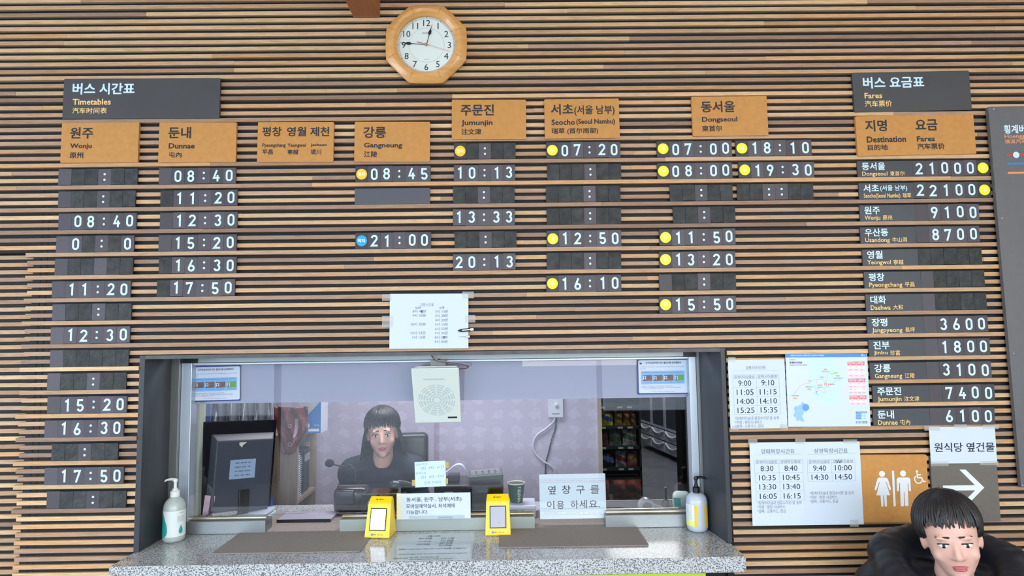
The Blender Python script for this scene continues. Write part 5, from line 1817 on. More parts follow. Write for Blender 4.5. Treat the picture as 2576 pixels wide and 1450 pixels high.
kb = MB().box(at_z(712, 1306, CT).x, at_z(842, 1306, CT).x, 0.335, 0.46, CT + 0.0062, CT + 0.016).obj('desk_pad', mat('pad_grey', (176, 172, 188), 0.3), bevel=0.002)
tag(kb, 'flat pale grey desk pad with dark edge in the left-hand gap', 'pad')
MB().box(at_z(712, 1306, CT).x, at_z(842, 1306, CT).x, 0.332, 0.3348, CT + 0.0055, CT + 0.0165).obj('front_edge', BLK, kb)
cbl = [at_y(*q) for q in ((490, 1262, .285), (494, 1285, .285), (504, 1306, .285), (518, 1300, .285), (530, 1292, .285), (538, 1288, .285))]
tag(MB().tube(cbl, 0.0022, 7).obj('black_cable', BLK, smooth=60), 'thin black cable looping at the left corner of the booth desk', 'cable')

# booth middle: dark box with calculator, receipt printer, bags, microphone, cup
y0_, y1_ = 0.40, 0.60
xa_, xb_ = at_y(1092, 1260, y0_).x, at_y(1266, 1260, y0_).x
zt_ = at_y(1200, 1221, y0_).z
pb = empty('ticket_printer', ((xa_ + xb_) / 2, y0_, CT + 0.0003), 0, 'black ticket printer box under the calculator', 'printer')
w_ = (xb_ - xa_) / 2
h_ = zt_ - CT
MB().box(-w_, w_, 0, y1_ - y0_, 0, h_).obj('cabinet', BLK, pb, bevel=0.006)
MB().box(-w_ * .2, w_ * .96, -0.0025, 0.0, h_ * .06, h_ * .88).obj('front_cover', mat('cover_gloss', (14, 15, 18), 0.1), pb, bevel=0.002)
MB().box(-w_ * .7, -w_ * .45, -0.001, 0.001, h_ * .62, h_ * .80).obj('paper_slot', mat('slot_grey', (150, 154, 160), 0.4), pb)
rx = at_y(1222, 1205, 0.48).x
ca = empty('desk_calculator', (rx, 0.47, CT + h_ + 0.013), math.radians(3), 'grey desk calculator tilted on top of the black printer box', 'calculator')
ca.rotation_euler = (math.radians(2), math.radians(-3), math.radians(4))
MB().hexa([(-0.070, -0.055, 0.004), (0.070, -0.055, 0.004), (0.075, -0.058, 0.026), (-0.075, -0.058, 0.026), (-0.070, 0.07, 0.0), (0.070, 0.07, 0.0), (0.075, 0.075, 0.018), (-0.075, 0.075, 0.018)]).obj('body', mat('calc_grey', (74, 82, 84), 0.4), ca, bevel=0.003)
kym = MB()
for i in range(5):
    for j in range(4):
        kym.box(-0.062 + 0.027 * i, -0.043 + 0.027 * i, -0.045 + 0.02 * j, -0.032 + 0.02 * j, 0.0245 - 0.001 * j, 0.029 - 0.001 * j)
kym.obj('keypad', mat('key_grey', (120, 126, 128), 0.4), ca)
MB().box(-0.062, 0.062, 0.042, 0.066, 0.0185, 0.023).obj('display', mat('lcd', (128, 140, 128), 0.2), ca)
rx = at_y(1141, 1215, 0.46).x
rp_ = empty('receipt_printer', (rx, 0.45, CT + h_ + 0.0003), 0, 'small black receipt printer with a curled white paper strip', 'printer')
MB().box(-0.028, 0.024, 0, 0.07, 0, 0.030).obj('body', mat('navy_plastic', (28, 26, 52), 0.35), rp_, bevel=0.005)
cv = [(-0.05 + 0.0, 0.03, 0.032), (-0.025, 0.03, 0.045), (-0.005, 0.03, 0.064), (0.012, 0.03, 0.073), (0.030, 0.03, 0.074), (0.044, 0.03, 0.064), (0.052, 0.03, 0.045), (0.054, 0.03, 0.022), (0.054, 0.03, 0.004)]
vs, fs = [], []
for i, (x, y, z) in enumerate(cv):
    vs += [(x, y - 0.022, z), (x, y + 0.022, z)]
fs = [(2 * i, 2 * i + 1, 2 * i + 3, 2 * i + 2) for i in range(len(cv) - 1)]
o = MB().add(vs, fs).obj('paper_strip', PAPER, rp_, smooth=180)
o.modifiers.new('thick', 'SOLIDIFY').thickness = 0.0006
o.modifiers.new('round', 'SUBSURF').levels = 2


def soft_box(name, parent, m, w, d, h, r=0.03, puff=0.0):
    o = MB().box(-w / 2, w / 2, 0, d, 0, h).obj(name, m, parent)
    bv = o.modifiers.new('edge', 'BEVEL')
    bv.width, bv.segments = r, 4
    for p_ in o.data.polygons:
        p_.use_smooth = True
    return o


cx_ = at_y(893, 1245, 0.45).x
bg = empty('black_handbag', (cx_ - 0.022, 0.45, CT + 0.0003), 0, 'black handbag with grey tags, left of the clerk on the booth desk', 'bag')
BAGM = mat('bag_black', (26, 24, 28), 0.25)
soft_box('bag_body', bg, BAGM, 0.15, 0.10, 0.112, 0.028)
soft_box('front_pocket', bg, mat('bag_gloss', (52, 54, 66), 0.15), 0.085, 0.02, 0.06, 0.008).location = (-0.022, -0.012, 0.045)
MB().tube([(-0.06, 0.05, 0.1125), (0.06, 0.05, 0.1125)], 0.003, 8).obj('zipper', mat('zip_grey', (96, 98, 104), 0.3, 0.6), bg, smooth=60)
for x in (-0.052, 0.012):
    MB().box(x, x + 0.018, -0.004, -0.0015, 0.084, 0.094).obj('grey_tag', mat('tag_grey', (120, 130, 138), 0.5), bg)
cx_ = at_y(958, 1262, 0.44).x
dbx = empty('black_equipment_box', (cx_, 0.40, CT + 0.0003), 0, 'black equipment box behind the left yellow card reader', 'box')
MB().box(-0.075, 0.075, 0, 0.11, 0, 0.098).obj('case', mat('case_dark', (34, 36, 42), 0.2), dbx, bevel=0.004)
MB().box(-0.035, 0.06, -0.003, 0.0, 0.008, 0.072).obj('screen_cover', mat('cover_gloss', (14, 15, 18), 0.1), dbx, bevel=0.003)
MB().box(0.0, 0.045, -0.0012, 0.0005, 0.076, 0.094).obj('red_sticker', mat('sticker_red', (120, 56, 64), 0.5), dbx)
tx = MB()
for i in range(6):
    a = math.radians(95 + 20 * i)
    tx.rect(-0.018 + 0.028 * math.cos(a) - 0.0025, -0.018 + 0.028 * math.cos(a) + 0.0025, 0.055 + 0.028 * math.sin(a) - 0.0025, 0.055 + 0.028 * math.sin(a) + 0.0025, -0.0006)
tx.obj('dial_marks', mat('mark_green', (160, 184, 140), 0.5), dbx)
hp = empty('headset', (at_y(1000, 1222, .47).x, 0.47, CT + 0.0985), 0, 'shiny black headset lying on the black equipment box', 'headset')
MB().ell((-0.01, 0, 0.02), (0.03, 0.024, 0.02)).obj('ear_cup', mat('headset_gloss', (60, 64, 76), 0.1), hp, smooth=60)
MB().tube([(0.0, 0.01, 0.03), (0.03, 0.012, 0.024), (0.06, 0.014, 0.018), (0.085, 0.014, 0.016)], [0.010, 0.012, 0.008, 0.006], 12).obj('band', BLK, hp, smooth=60)

mh = at_y(829, 1166, 0.605)
mc = empty('gooseneck_microphone', (mh.x, 0.605, 0), 0, 'black gooseneck microphone left of the clerk', 'microphone')
MB().ell((0, 0, mh.z), (0.021, 0.019, 0.018)).obj('foam_head', mat('foam_black', (20, 24, 30), 0.9), mc, smooth=60)
MB().tube([(0.015, 0, mh.z - 0.004), (0.04, 0, mh.z - 0.011), (0.07, 0, mh.z - 0.018), (0.095, 0, mh.z - 0.01), (0.115, 0, mh.z - 0.03), (0.125, 0, CT + 0.03), (0.125, 0, CT)], 0.0045, 8).obj('gooseneck', BLK, mc, smooth=60)
MB().lathe([(0.03, 0.0005), (0.03, 0.012), (0.022, 0.018), (0.008, 0.02)], (0.125, 0, CT), 20).obj('base', BLK, mc, smooth=40)

# white boxes under the paper cup
p0, p1 = at_y(1262, 1290, 0.36), at_y(1348, 1290, 0.36)
ztop = at_y(1300, 1268, 0.40).z
wb_ = empty('white_modem_box', ((p0.x + p1.x) / 2, 0.36, CT + 0.0003), 0, 'white device with dark ports under the green paper cup', 'device')
w_ = (p1.x - p0.x) / 2
hh = ztop - CT
MB().box(-w_, w_, 0, 0.13, 0, hh * .62).obj('lower_case', mat('modem_grey', (200, 208, 206), 0.4), wb_, bevel=0.003)
MB().box(-w_ * 1.0, w_ * 1.02, 0, 0.14, hh * .66, hh).obj('upper_case', mat('modem_white', (206, 214, 234), 0.3), wb_, bevel=0.004)
MB().box(-w_ * .2, -w_ * .05, -0.001, 0.001, hh * .2, hh * .38).box(w_ * .2, w_ * .38, -0.001, 0.001, hh * .2, hh * .38).box(w_ * .55, w_ * .9, -0.001, 0.001, hh * .22, hh * .36).obj('port', BLK, wb_)
cxx = at_y(1299, 1245, 0.43).x
cp = empty('paper_cup', (cxx, 0.43, ztop + 0.001), 0, 'green paper cup with white sideways lettering on the white device', 'cup')
GRNC = mat('cup_green', (22, 72, 58), 0.4)
MB().lathe([(0.0262, 0), (0.0268, 0.002), (0.0362, 0.076)], n=40).obj('cup_wall', GRNC, cp, smooth=40)
rim = MB()
vs, fs = [], []
for k, (r, z) in enumerate([(0.0362, 0.076), (0.0378, 0.0775), (0.0384, 0.0795), (0.0376, 0.0815), (0.0356, 0.0808), (0.031, 0.05)]):
    for i in range(40):
        a = 2 * PI * i / 40
        vs.append((r * math.cos(a), r * math.sin(a), z))
for k in range(5):
    for i in range(40):
        j = (i + 1) % 40
        fs.append((k * 40 + i, k * 40 + j, (k + 1) * 40 + j, (k + 1) * 40 + i))
fs.append(tuple(range(200, 240)))
rim.add(vs, fs).obj('cup_rim', mat('cup_cream', (226, 222, 206), 0.5), cp, smooth=40)
pd = Pad(cp, mat('cup_letter', (210, 224, 214), 0.5), 0.0)
pd.text('7-ELEVEN', 0, 0, 0.066, 0.0125, 0.02, -PI / 2)
pd.wrap = (0.0321, math.radians(20), 0.037, 0.127)

# right side of the booth desk
dsp = at_y(1628, 1275, 0.36)
td = empty('tape_dispenser', (dsp.x, 0.36, CT + 0.0034), 0, 'clear packing tape roll lying against its grey holder, right of the window notice', 'tape')
ro = MB()
vs, fs = [], []
for k, (r, y) in enumerate([(0.033, 0), (0.033, 0.036), (0.020, 0.036), (0.020, 0.0)]):
    for i in range(32):
        a = 2 * PI * i / 32
        vs.append((r * math.cos(a), y, 0.034 + r * math.sin(a)))
for k in range(4):
    for i in range(32):
        j = (i + 1) % 32
        fs.append((k * 32 + i, k * 32 + j, ((k + 1) % 4) * 32 + j, ((k + 1) % 4) * 32 + i))
ro.add(vs, fs).obj('tape_roll', mat('tape_roll', (150, 158, 164), 0.2), td, smooth=40)
MB().tube([(0, 0.004, 0.034), (0, 0.032, 0.034)], 0.019, 24).obj('core', mat('core_grey', (92, 98, 104), 0.5), td, smooth=40)
MB().hexa([(0.034, 0.004, 0.001), (0.075, 0.004, 0.001), (0.07, 0.004, 0.03), (0.034, 0.004, 0.042), (0.034, 0.034, 0.001), (0.075, 0.034, 0.001), (0.07, 0.034, 0.03), (0.034, 0.034, 0.042)]).obj('holder', mat('holder_grey', (132, 136, 136), 0.4), td, bevel=0.003)
dsp = at_y(1679, 1290, 0.40)
ds = empty('desk_stand', (dsp.x, 0.42, CT + 0.0034), 0, 'dark conical stand with thin rod, right of the tape roll', 'stand')
MB().lathe([(0.042, 0), (0.040, 0.006), (0.016, 0.03), (0.010, 0.05)], n=24).obj('cone_foot', BLK, ds, smooth=40)
MB().tube([(0, 0, 0.045), (0, 0, 0.10)], 0.005, 10).obj('rod', mat('rod_grey', (70, 74, 80), 0.3), ds)
dsp = at_y(1716, 1280, 0.42)
mbx = empty('mint_bag', (dsp.x, 0.42, CT + 0.0034), math.radians(-12), 'bright white and mint plastic bag in the right corner of the booth desk', 'bag')
o = soft_box('bag_body', mbx, mat('bag_white', (226, 244, 240), 0.3), 0.075, 0.06, 0.075, 0.02)
MB().rect(-0.035, -0.005, 0.02, 0.055, -0.0005).obj('mint_print', mat('bag_mint', (110, 206, 190), 0.4), mbx)
cbl = [at_z(*q, CT + 0.0055) for q in ((1530, 1297), (1545, 1304), (1560, 1308), (1575, 1300), (1570, 1290), (1552, 1294), (1535, 1290))]
tag(MB().tube(cbl, 0.0018, 7).obj('black_cable', BLK, smooth=60), 'thin black cable coiled right of the next-window notice', 'cable')

dm_ = MB().box(x_at(1530, CT, .3), WXR - 0.055, 0.285, 0.62, CT + 0.0003, CT + 0.003).obj('glare_cover', mat('glare_cover_dark', (52, 54, 60), 0.8))  # dark cover added to hide the shop light's glare on the granite
tag(dm_, 'thin dark cover added over the counter glare, right corner of the booth desk', 'mat')

# on the wallpapered wall: thermostat with its cables
zt_, zb_ = at_y(1398, 996, YB - .02).z, at_y(1398, 1051, YB - .02).z
xa_, xb_ = at_y(1379, 1030, YB - .02).x, at_y(1417, 1030, YB - .02).x
ths = empty('wall_thermostat', ((xa_ + xb_) / 2, YB, (zt_ + zb_) / 2), 0, 'white wall control box with two cables hanging down the wallpaper', 'thermostat')
w_, h_ = (xb_ - xa_) / 2, (zt_ - zb_) / 2
MB().box(-w_, w_, -0.022, -0.0005, -h_, h_).obj('box', mat('thermo_white', (206, 212, 224), 0.4), ths, bevel=0.003)
MB().rect(-w_ * .5, w_ * .5, -h_ * .72, -h_ * .6, -0.0225).obj('name_strip', mat('thermo_grey', (130, 134, 146), 0.5), ths)
kn = MB().lathe([(0.012, 0), (0.012, 0.008), (0.009, 0.01)], n=20).obj('dial_knob', mat('thermo_white', (206, 212, 224), 0.4), ths, smooth=40)
kn.matrix_local = Matrix.Translation((0.004, -0.022, h_ * .15)) @ Matrix.Rotation(math.radians(90), 4, 'X')


def curve_px(pts, y, r, name, m, parent):
    P = [at_y(a, b, y) - parent.location for a, b in pts]
    out = []
    for i in range(len(P) - 1):
        for q_ in range(6):
            t = q_ / 6
            a, b2, c2, d = P[max(i - 1, 0)], P[i], P[i + 1], P[min(i + 2, len(P) - 1)]
            out.append(.5 * ((2 * b2) + (c2 - a) * t + (2 * a - 5 * b2 + 4 * c2 - d) * t * t + (3 * b2 - a - 3 * c2 + d) * t ** 3))
    out.append(P[-1])
    return MB().tube(out, r, 8).obj(name, m, parent, smooth=60)


curve_px([(1396, 1051), (1391, 1063), (1372, 1080), (1350, 1096), (1341, 1118), (1346, 1140), (1365, 1160), (1385, 1172), (1396, 1190), (1402, 1250)], YB - 0.012, 0.006, 'white_cable', mat('cable_white', (206, 204, 214), 0.4), ths)
curve_px([(1400, 1051), (1397, 1080), (1388, 1106), (1380, 1140), (1373, 1170), (1370, 1250)], YB - 0.006, 0.0045, 'black_cable', BLK, ths)

# high-backed office chair behind the clerk
ch = empty('office_chair', (at_y(1040, 1130, 1.22).x, 1.22, 0), math.radians(8), 'black high-backed office chair behind the clerk', 'chair')
zc_ = at_y(1062, 1091, 1.22).z
LEA = mat('chair_black', (24, 25, 28), 0.35)
soft_box('backrest', ch, LEA, 0.165, 0.08, 0.62, 0.03).location = (0.0, 0, zc_ - 0.62)
HCZ = at_y(962, 1090, 0.98).z
SZ = HCZ - 0.90
soft_box('seat', ch, LEA, 0.46, 0.46, 0.09, 0.035).location = (-0.10, -0.46, SZ - 0.09)
MB().tube([(-0.1, -0.23, 0.06), (-0.1, -0.23, SZ - 0.085)], 0.026, 14).obj('column', BLK, ch, smooth=60)
MB().tube([(-0.05, -0.02, SZ - 0.05), (-0.02, 0.09, SZ + .1), (0.0, 0.10, 0.9)], 0.02, 10).obj('back_bracket', BLK, ch, smooth=60)
for i in range(5):
    a = 2 * PI * i / 5
    MB().tube([(-0.1, -0.23, 0.09), (-0.1 + 0.28 * math.cos(a), -0.23 + 0.28 * math.sin(a), 0.05)], [0.022, 0.014], 10).ell((-0.1 + 0.28 * math.cos(a), -0.23 + 0.28 * math.sin(a), 0.027), 0.0265).obj('leg', BLK, ch, smooth=60)

# ------------------------------------------------------------------ the shop beyond the booth
YS = 5.1
GRNS = mat('shelf_edge_green', (30, 48, 44), 0.5)
xs_a, xs_b = at_y(1490, 1100, YS).x, at_y(1613, 1100, YS).x
rk = empty('snack_rack', ((xs_a + xs_b) / 2, YS, 0), 0, 'dark green snack rack seen through the right side of the window', 'rack')
w_ = (xs_b - xs_a) / 2
levels = [at_y(1560, y, YS).z for y in (1022, 1073, 1124, 1178)]
for z in levels:
    e = MB().box(-w_, w_, 0.0, 0.40, z - 0.03, z).obj('shelf_board', GRNS, rk)
    tg = MB()
    for x in (-.55, .15, .55):
        tg.rect(w_ * x - 0.03, w_ * x + 0.03, z - 0.027, z - 0.004, -0.002)
    tg.obj('price_tag', mat('price_tag', (190, 200, 186), 0.5), e)
MB().box(-w_, w_, 0.40, 0.42, 0, 2.0).obj('back_panel', mat('rack_back', (30, 34, 34), 0.6), rk)
for x in (-w_, w_ - 0.02):
    MB().box(x, x + 0.02, 0.0, 0.40, 0, 2.0).obj('side_post', GRNS, rk)
MB().box(-w_, w_, 0.0, 0.40, 0, 0.20).obj('plinth', GRNS, rk)


def snack(name, x, y, z, w, h, d, m1, m2, label, group, tilt=0.0):
    vs, fs, mi = [], [], []
    nu, nv = 10, 12
    for sgn in (-1, 1):
        for j in range(nv + 1):
            v = j / nv
            for i in range(nu + 1):
                u = i / nu
                pz = math.sin(PI * min(1, max(0, (v - .06) / .88))) ** .6 if 0.06 < v < .94 else 0
                pu = math.sin(PI * u) ** .55
                vs.append(((u - .5) * w * (1 - .06 * pz), sgn * d / 2 * pz * pu + sgn * 0.0008, v * h))
    for sgn in (0, 1):
        o_ = sgn * (nu + 1) * (nv + 1)
        for j in range(nv):
            for i in range(nu):
                q_ = (o_ + j * (nu + 1) + i, o_ + j * (nu + 1) + i + 1, o_ + (j + 1) * (nu + 1) + i + 1, o_ + (j + 1) * (nu + 1) + i)
                fs.append(q_ if sgn == 0 else q_[::-1])
                mi.append(1 if 3.6 <= j + (i - 4.5) * .35 <= 7.4 else 0)
    mb_ = MB()
    mb_.v, mb_.f, mb_.mi = vs, fs, mi
    o = mb_.obj(name, [m1, m2], smooth=60, loc=(x, y, z))
    o.rotation_euler = (math.radians(-6), 0, tilt)
    return tag(o, label, 'snack bag', group)


def col(n_, c_):
    return mat('foil_' + n_, tuple(min(255, int(v * 1.25 + 22)) for v in c_), 0.22, rgb2=tuple(int(v * .6) for v in c_), scale=16, contrast=0.35)


SN = [(1073, [(1528, 30, 'yellow', (206, 190, 60), 'blue', (70, 96, 150), 'yellow and blue'), (1557, 20, 'gold', (176, 150, 60), 'brown', (110, 84, 46), 'gold'), (1577, 17, 'amber', (190, 130, 60), 'brown', (110, 84, 46), 'amber'), (1594, 15, 'bronze', (160, 104, 56), 'dark', (54, 40, 36), 'bronze')], 'top visible shelf'),
      (1124, [(1522, 20, 'crimson', (120, 40, 44), 'dark', (54, 40, 36), 'crimson and black'), (1549, 30, 'grey', (112, 122, 124), 'leaf', (70, 104, 72), 'grey-green'), (1585, 36, 'white', (196, 204, 206), 'leaf', (70, 104, 72), 'white and green')], 'middle shelf'),
      (1178, [(1530, 32, 'ink', (36, 36, 54), 'sky', (90, 130, 190), 'dark blue'), (1563, 27, 'pearl', (186, 170, 180), 'crimson', (140, 50, 54), 'pearl and red'), (1592, 26, 'rose', (160, 90, 96), 'mustard', (150, 140, 60), 'red and mustard')], 'lowest shelf')]
for py, items, sh in SN:
    z = at_y(1560, py, YS).z
    for px, wp, n1, c1, n2, c2, nm in items:
        x = at_y(px, py, YS + .05).x
        snack('snack_bag', x, YS + 0.07, z + 0.002, wp / F * 7.5, 0.178 if sh != 'top visible shelf' else 0.165, 0.07, col(n1, c1), col(n2, c2), f'{nm} snack bag on the {sh} of the snack rack', 'snack bags on the rack')
YF = 3.9
st_ = empty('low_stand', (at_y(1566, 1262, YF).x, YF, 0), 0, 'low dark stand with wire basket in front of the snack rack', 'stand')
zb2 = at_y(1566, 1262, YF).z
MB().box(-0.22, 0.18, -0.05, 0.3, 0, zb2).obj('base', mat('stand_dark', (32, 34, 38), 0.5), st_)
bk_ = MB()
zk = at_y(1566, 1206, YF).z
for i in range(9):
    x = -0.2 + 0.0475 * i
    bk_.tube([(x, 0.12, zk - 0.09), (x, 0.12, zk + 0.02)], 0.003, 6)
for i in range(4):
    bk_.tube([(-0.2, 0.12, zk - 0.09 + 0.036 * i), (0.18, 0.12, zk - 0.09 + 0.036 * i)], 0.003, 6)
bk_.obj('wire_basket', BLK, st_)
for i, (px, wp) in enumerate(((1525, 20), (1561, 34), (1597, 38))):
    x = at_y(px, 1262, YF).x
    snack('snack_bag', x, YF + 0.03, zb2 + 0.002, wp / F * 6.3, 0.19, 0.08, col('russet', (150, 70, 52)), col('char', (60, 44, 42)), ('narrow russet snack bag at the left of the low stand', 'russet snack bag in the middle of the low stand', 'widest russet snack bag at the right of the low stand')[i], 'russet bags on the low stand')
# drinks fridges in a row along the right side of the shop
pa, pb_ = at_z(1716, 1170, 0.0), at_z(1614, 1124, 0.0)
dirv = (pb_ - pa)
ln = dirv.length
dirv.normalize()
FRM = mat('fridge_grey', (150, 156, 164), 0.35, 0.3)
for i in range(3):
    o_ = pa + dirv * (ln / 3 * i)
    f_ = empty('drinks_fridge', (o_.x, o_.y, 0), math.atan2(dirv.y, dirv.x), ('nearest grey drinks fridge with drawers at the right of the shop', 'middle grey drinks fridge with drawers in the row of three', 'farthest grey drinks fridge with drawers in the row of three')[i], 'fridge', 'drinks fridges in the shop')
    w = ln / 3 - 0.015
    MB().box(0, w, -0.6, 0, 0.06, 1.9).obj('cabinet', FRM, f_, bevel=0.01)
    for k in range(2):
        dr_ = MB().box(0.02, w - 0.02, 0.0, 0.03, 0.08 + 0.17 * k, 0.235 + 0.17 * k).obj('drawer', mat('fridge_drawer', (166, 172, 182), 0.3), f_, bevel=0.01)
        MB().tube([(0.03 + (w - .06) * q / 8, 0.034 + 0.02 * math.sin(PI * q / 8), 0.222 + 0.17 * k - 0.05 * math.sin(PI * q / 8)) for q in range(9)], 0.013, 8).obj('handle', mat('fridge_handle', (206, 212, 220), 0.3), dr_)
    gd = MB().box(0.03, w - 0.03, 0.0, 0.02, 0.44, 1.8).obj('glass_door', mat('fridge_glass', (60, 68, 78), 0.05), f_)
    MB().box(0.0, 0.03, 0.0, 0.03, 0.42, 1.85).box(w - 0.03, w, 0.0, 0.03, 0.42, 1.85).box(0.03, w - 0.03, 0.0, 0.03, 0.42, 0.45).obj('door_frame', mat('fridge_drawer', (166, 172, 182), 0.3), gd)

# ------------------------------------------------------------------ people
SKIN = mat('skin', (222, 176, 160), 0.5, noise=0.04, scale=30)
HAIRM = mat('hair_black', (26, 24, 27), 0.4, noise=0.3, scale=40, stretch=(6, 6, 0.7))
LIPM = mat('lips', (186, 96, 100), 0.4)
PUFF = mat('jacket_black', (24, 26, 34), 0.38, noise=0.2, scale=16, bump=0.25)
NAVYC = mat('knit_navy', (36, 42, 60), 0.8, noise=0.15, scale=60)
TROU = mat('trousers_dark', (34, 35, 42), 0.8)
SHOE = mat('shoe_dark', (30, 30, 32), 0.5)


def fused(name, mb, m, parent, voxel, smooth=5):
    """Overlapping closed pieces grown together into one skin."""
    o = mb.obj(name, m, parent)
    r = o.modifiers.new('fuse', 'REMESH')
    r.mode, r.voxel_size, r.use_smooth_shade = 'VOXEL', voxel, True
    s_ = o.modifiers.new('soft', 'SMOOTH')
    s_.factor, s_.iterations = 0.5, smooth
    return o


def person(label, c, yaw, tilt, seat, hair_long, hood, jm, jname, fringe, sw_=0.175, lean=0.0):
    """c: centre of the skull (world). The figure sits on a seat of the given height, facing -y turned by yaw."""
    hx, hy, hz = c
    root = empty('person', (hx, hy, 0), yaw, label, 'person')
    # joints, in the frame of the person (x to its left in the picture's right, -y forward)
    neck = Vector((0, 0.035, hz - 0.135))
    chest = Vector((0, 0.075 + lean, hz - 0.30))
    pelvis = Vector((0, 0.10 + lean, seat + 0.10))
    HB = MB()
    Rh = Matrix.Rotation(tilt[1], 3, 'Y') @ Matrix.Rotation(tilt[0], 3, 'X')
    H0 = Vector((0, 0, hz))

    def hd(x, y, z):
        return H0 + Rh @ Vector((x, y, z))
    # skull, face, jaw, nose, ears
    HB.ell(hd(0, 0.012, 0.025), (0.074, 0.092, 0.090), rot=Rh, n=32, k=20)
    HB.ell(hd(0, -0.022, -0.02), (0.064, 0.068, 0.085), rot=Rh, n=32, k=20)
    HB.ell(hd(0, -0.028, -0.062), (0.047, 0.053, 0.052), rot=Rh, n=28, k=16)
    HB.ell(hd(0, -0.066, -0.098), (0.020, 0.017, 0.015), rot=Rh)
    for s_ in (-1, 1):
        HB.ell(hd(s_ * 0.040, -0.056, -0.030), (0.021, 0.022, 0.022), rot=Rh)
        HB.ell(hd(s_ * 0.074, 0.010, -0.012), (0.009, 0.018, 0.030), rot=Rh)
        HB.ell(hd(s_ * 0.030, -0.076, 0.025), (0.021, 0.011, 0.007), rot=Rh)
    HB.cap(hd(0, -0.084, 0.012), 0.007, hd(0, -0.103, -0.026), 0.0105)
    for s_ in (-1, 1):
        HB.ell(hd(s_ * 0.011, -0.094, -0.030), (0.007, 0.008, 0.006), rot=Rh)
    HB.cap(hd(0, 0.02, -0.07), 0.050, neck + Vector((0, 0.01, -0.06)), 0.056)
    # trunk, arms resting on the lap, legs
    HB.cap(neck + Vector((0, 0.01, -0.07)), 0.06, chest, 0.13)
    HB.ell(chest + Vector((0, 0, 0.0)), (0.165, 0.10, 0.14))
    HB.cap(chest, 0.12, pelvis, 0.13)
    HB.ell(pelvis, (0.17, 0.12, 0.11))
    arms = []
    for s_ in (-1, 1):
        sh = chest + Vector((s_ * sw_, 0.0, 0.085))
        el = sh + Vector((s_ * 0.055, -0.04, -0.27))
        wr = Vector((s_ * 0.09, -0.30 + lean, seat + 0.20))
        HB.cap(chest + Vector((s_ * 0.08, 0, 0.10)), 0.07, sh, 0.062)
        HB.cap(sh, 0.052, el, 0.040)
        HB.cap(el, 0.040, wr, 0.027)
        arms.append((s_, sh, el, wr))
        # hand: palm, four curled fingers of unequal length, thumb from its side
        pd_ = Vector((-s_ * 0.55, -0.75, -0.25)).normalized()
        sd = Vector((0.75 * s_, -0.6, 0.05)).normalized()
        dn = pd_.cross(sd) * s_
        if dn.z > 0:
            dn = -dn
        pc = wr + pd_ * 0.045
        HB.cap(wr, 0.025, pc + pd_ * 0.02, 0.026)
        for k in range(4):
            b0 = pc + pd_ * 0.045 + sd * (0.027 - 0.018 * k)
            ln_ = (0.034, 0.040, 0.037, 0.029)[k]
            b1 = b0 + pd_ * ln_ + dn * 0.008
            b2 = b1 + pd_ * ln_ * .5 + dn * 0.022
            HB.cap(pc + sd * (0.02 - 0.013 * k), 0.012, b0, 0.0095)
            HB.cap(b0, 0.009, b1, 0.0085)
            HB.cap(b1, 0.0085, b2, 0.0075)
        t0 = wr + pd_ * 0.02 + sd * 0.026
        t1 = t0 + pd_ * 0.03 + sd * 0.022
        HB.cap(t0, 0.013, t1, 0.010)
        HB.cap(t1, 0.010, t1 + pd_ * 0.026 + dn * 0.006, 0.0085)
    legs = []
    for s_ in (-1, 1):
        hp = pelvis + Vector((s_ * 0.09, 0, -0.03))
        kn = Vector((s_ * 0.11, -0.36 + lean, seat + 0.055))
        an = Vector((s_ * 0.12, -0.34 + lean, 0.09))
        HB.cap(hp, 0.088, kn, 0.058)
        HB.cap(kn, 0.056, an, 0.038)
        HB.cap(an + Vector((0, 0.02, -0.04)), 0.034, an + Vector((0, -0.15, -0.055)), 0.028)
        legs.append((hp, kn, an))
    fused('body', HB, SKIN, root, 0.0050, 9)
    EYE = mat('eye_white', (226, 222, 220), 0.2)
    IRI = mat('iris_dark', (34, 24, 22), 0.15)
    for s_ in (-1, 1):
        e = MB().ell(hd(s_ * 0.030, -0.0745, 0.004), (0.0140, 0.012, 0.0070), rot=Rh, n=20, k=12).obj('eye', EYE, root, smooth=60)
        MB().ell(hd(s_ * 0.030, -0.0825, 0.0035), (0.0060, 0.0045, 0.0060), rot=Rh, n=16, k=10).obj('iris', IRI, e, smooth=60)
        MB().cap(hd(s_ * 0.014, -0.0855, 0.029), 0.0028, hd(s_ * 0.046, -0.074, 0.0275), 0.0018, 8).obj('eyebrow', HAIRM, root)
        MB().cap(hd(s_ * 0.017, -0.0850, 0.0098), 0.0020, hd(s_ * 0.044, -0.077, 0.0088), 0.0018, 8).obj('eyelash', HAIRM, e)
    lp = MB().ell(hd(0, -0.083, -0.0585), (0.021, 0.009, 0.0042), rot=Rh).ell(hd(0, -0.082, -0.066), (0.018, 0.010, 0.0052), rot=Rh)
    fused('lips', lp, LIPM, root, 0.0022, 2)
    # hair: cap, fringe, side locks
    HR = MB()
    HR.ell(hd(0, 0.032, 0.046), (0.086, 0.090, 0.088), rot=Rh, n=36, k=22)
    HR.ell(hd(0, 0.050, -0.005), (0.083, 0.075, 0.085), rot=Rh, n=30, k=18)
    HR = fused('hair', HR, HAIRM, root, 0.006, 3)
    # locks combed from the crown over that cap
    ST = MB()
    rs = random.Random(int(seat * 1000))
    cr = Vector((0.012, 0.03, 0.135))
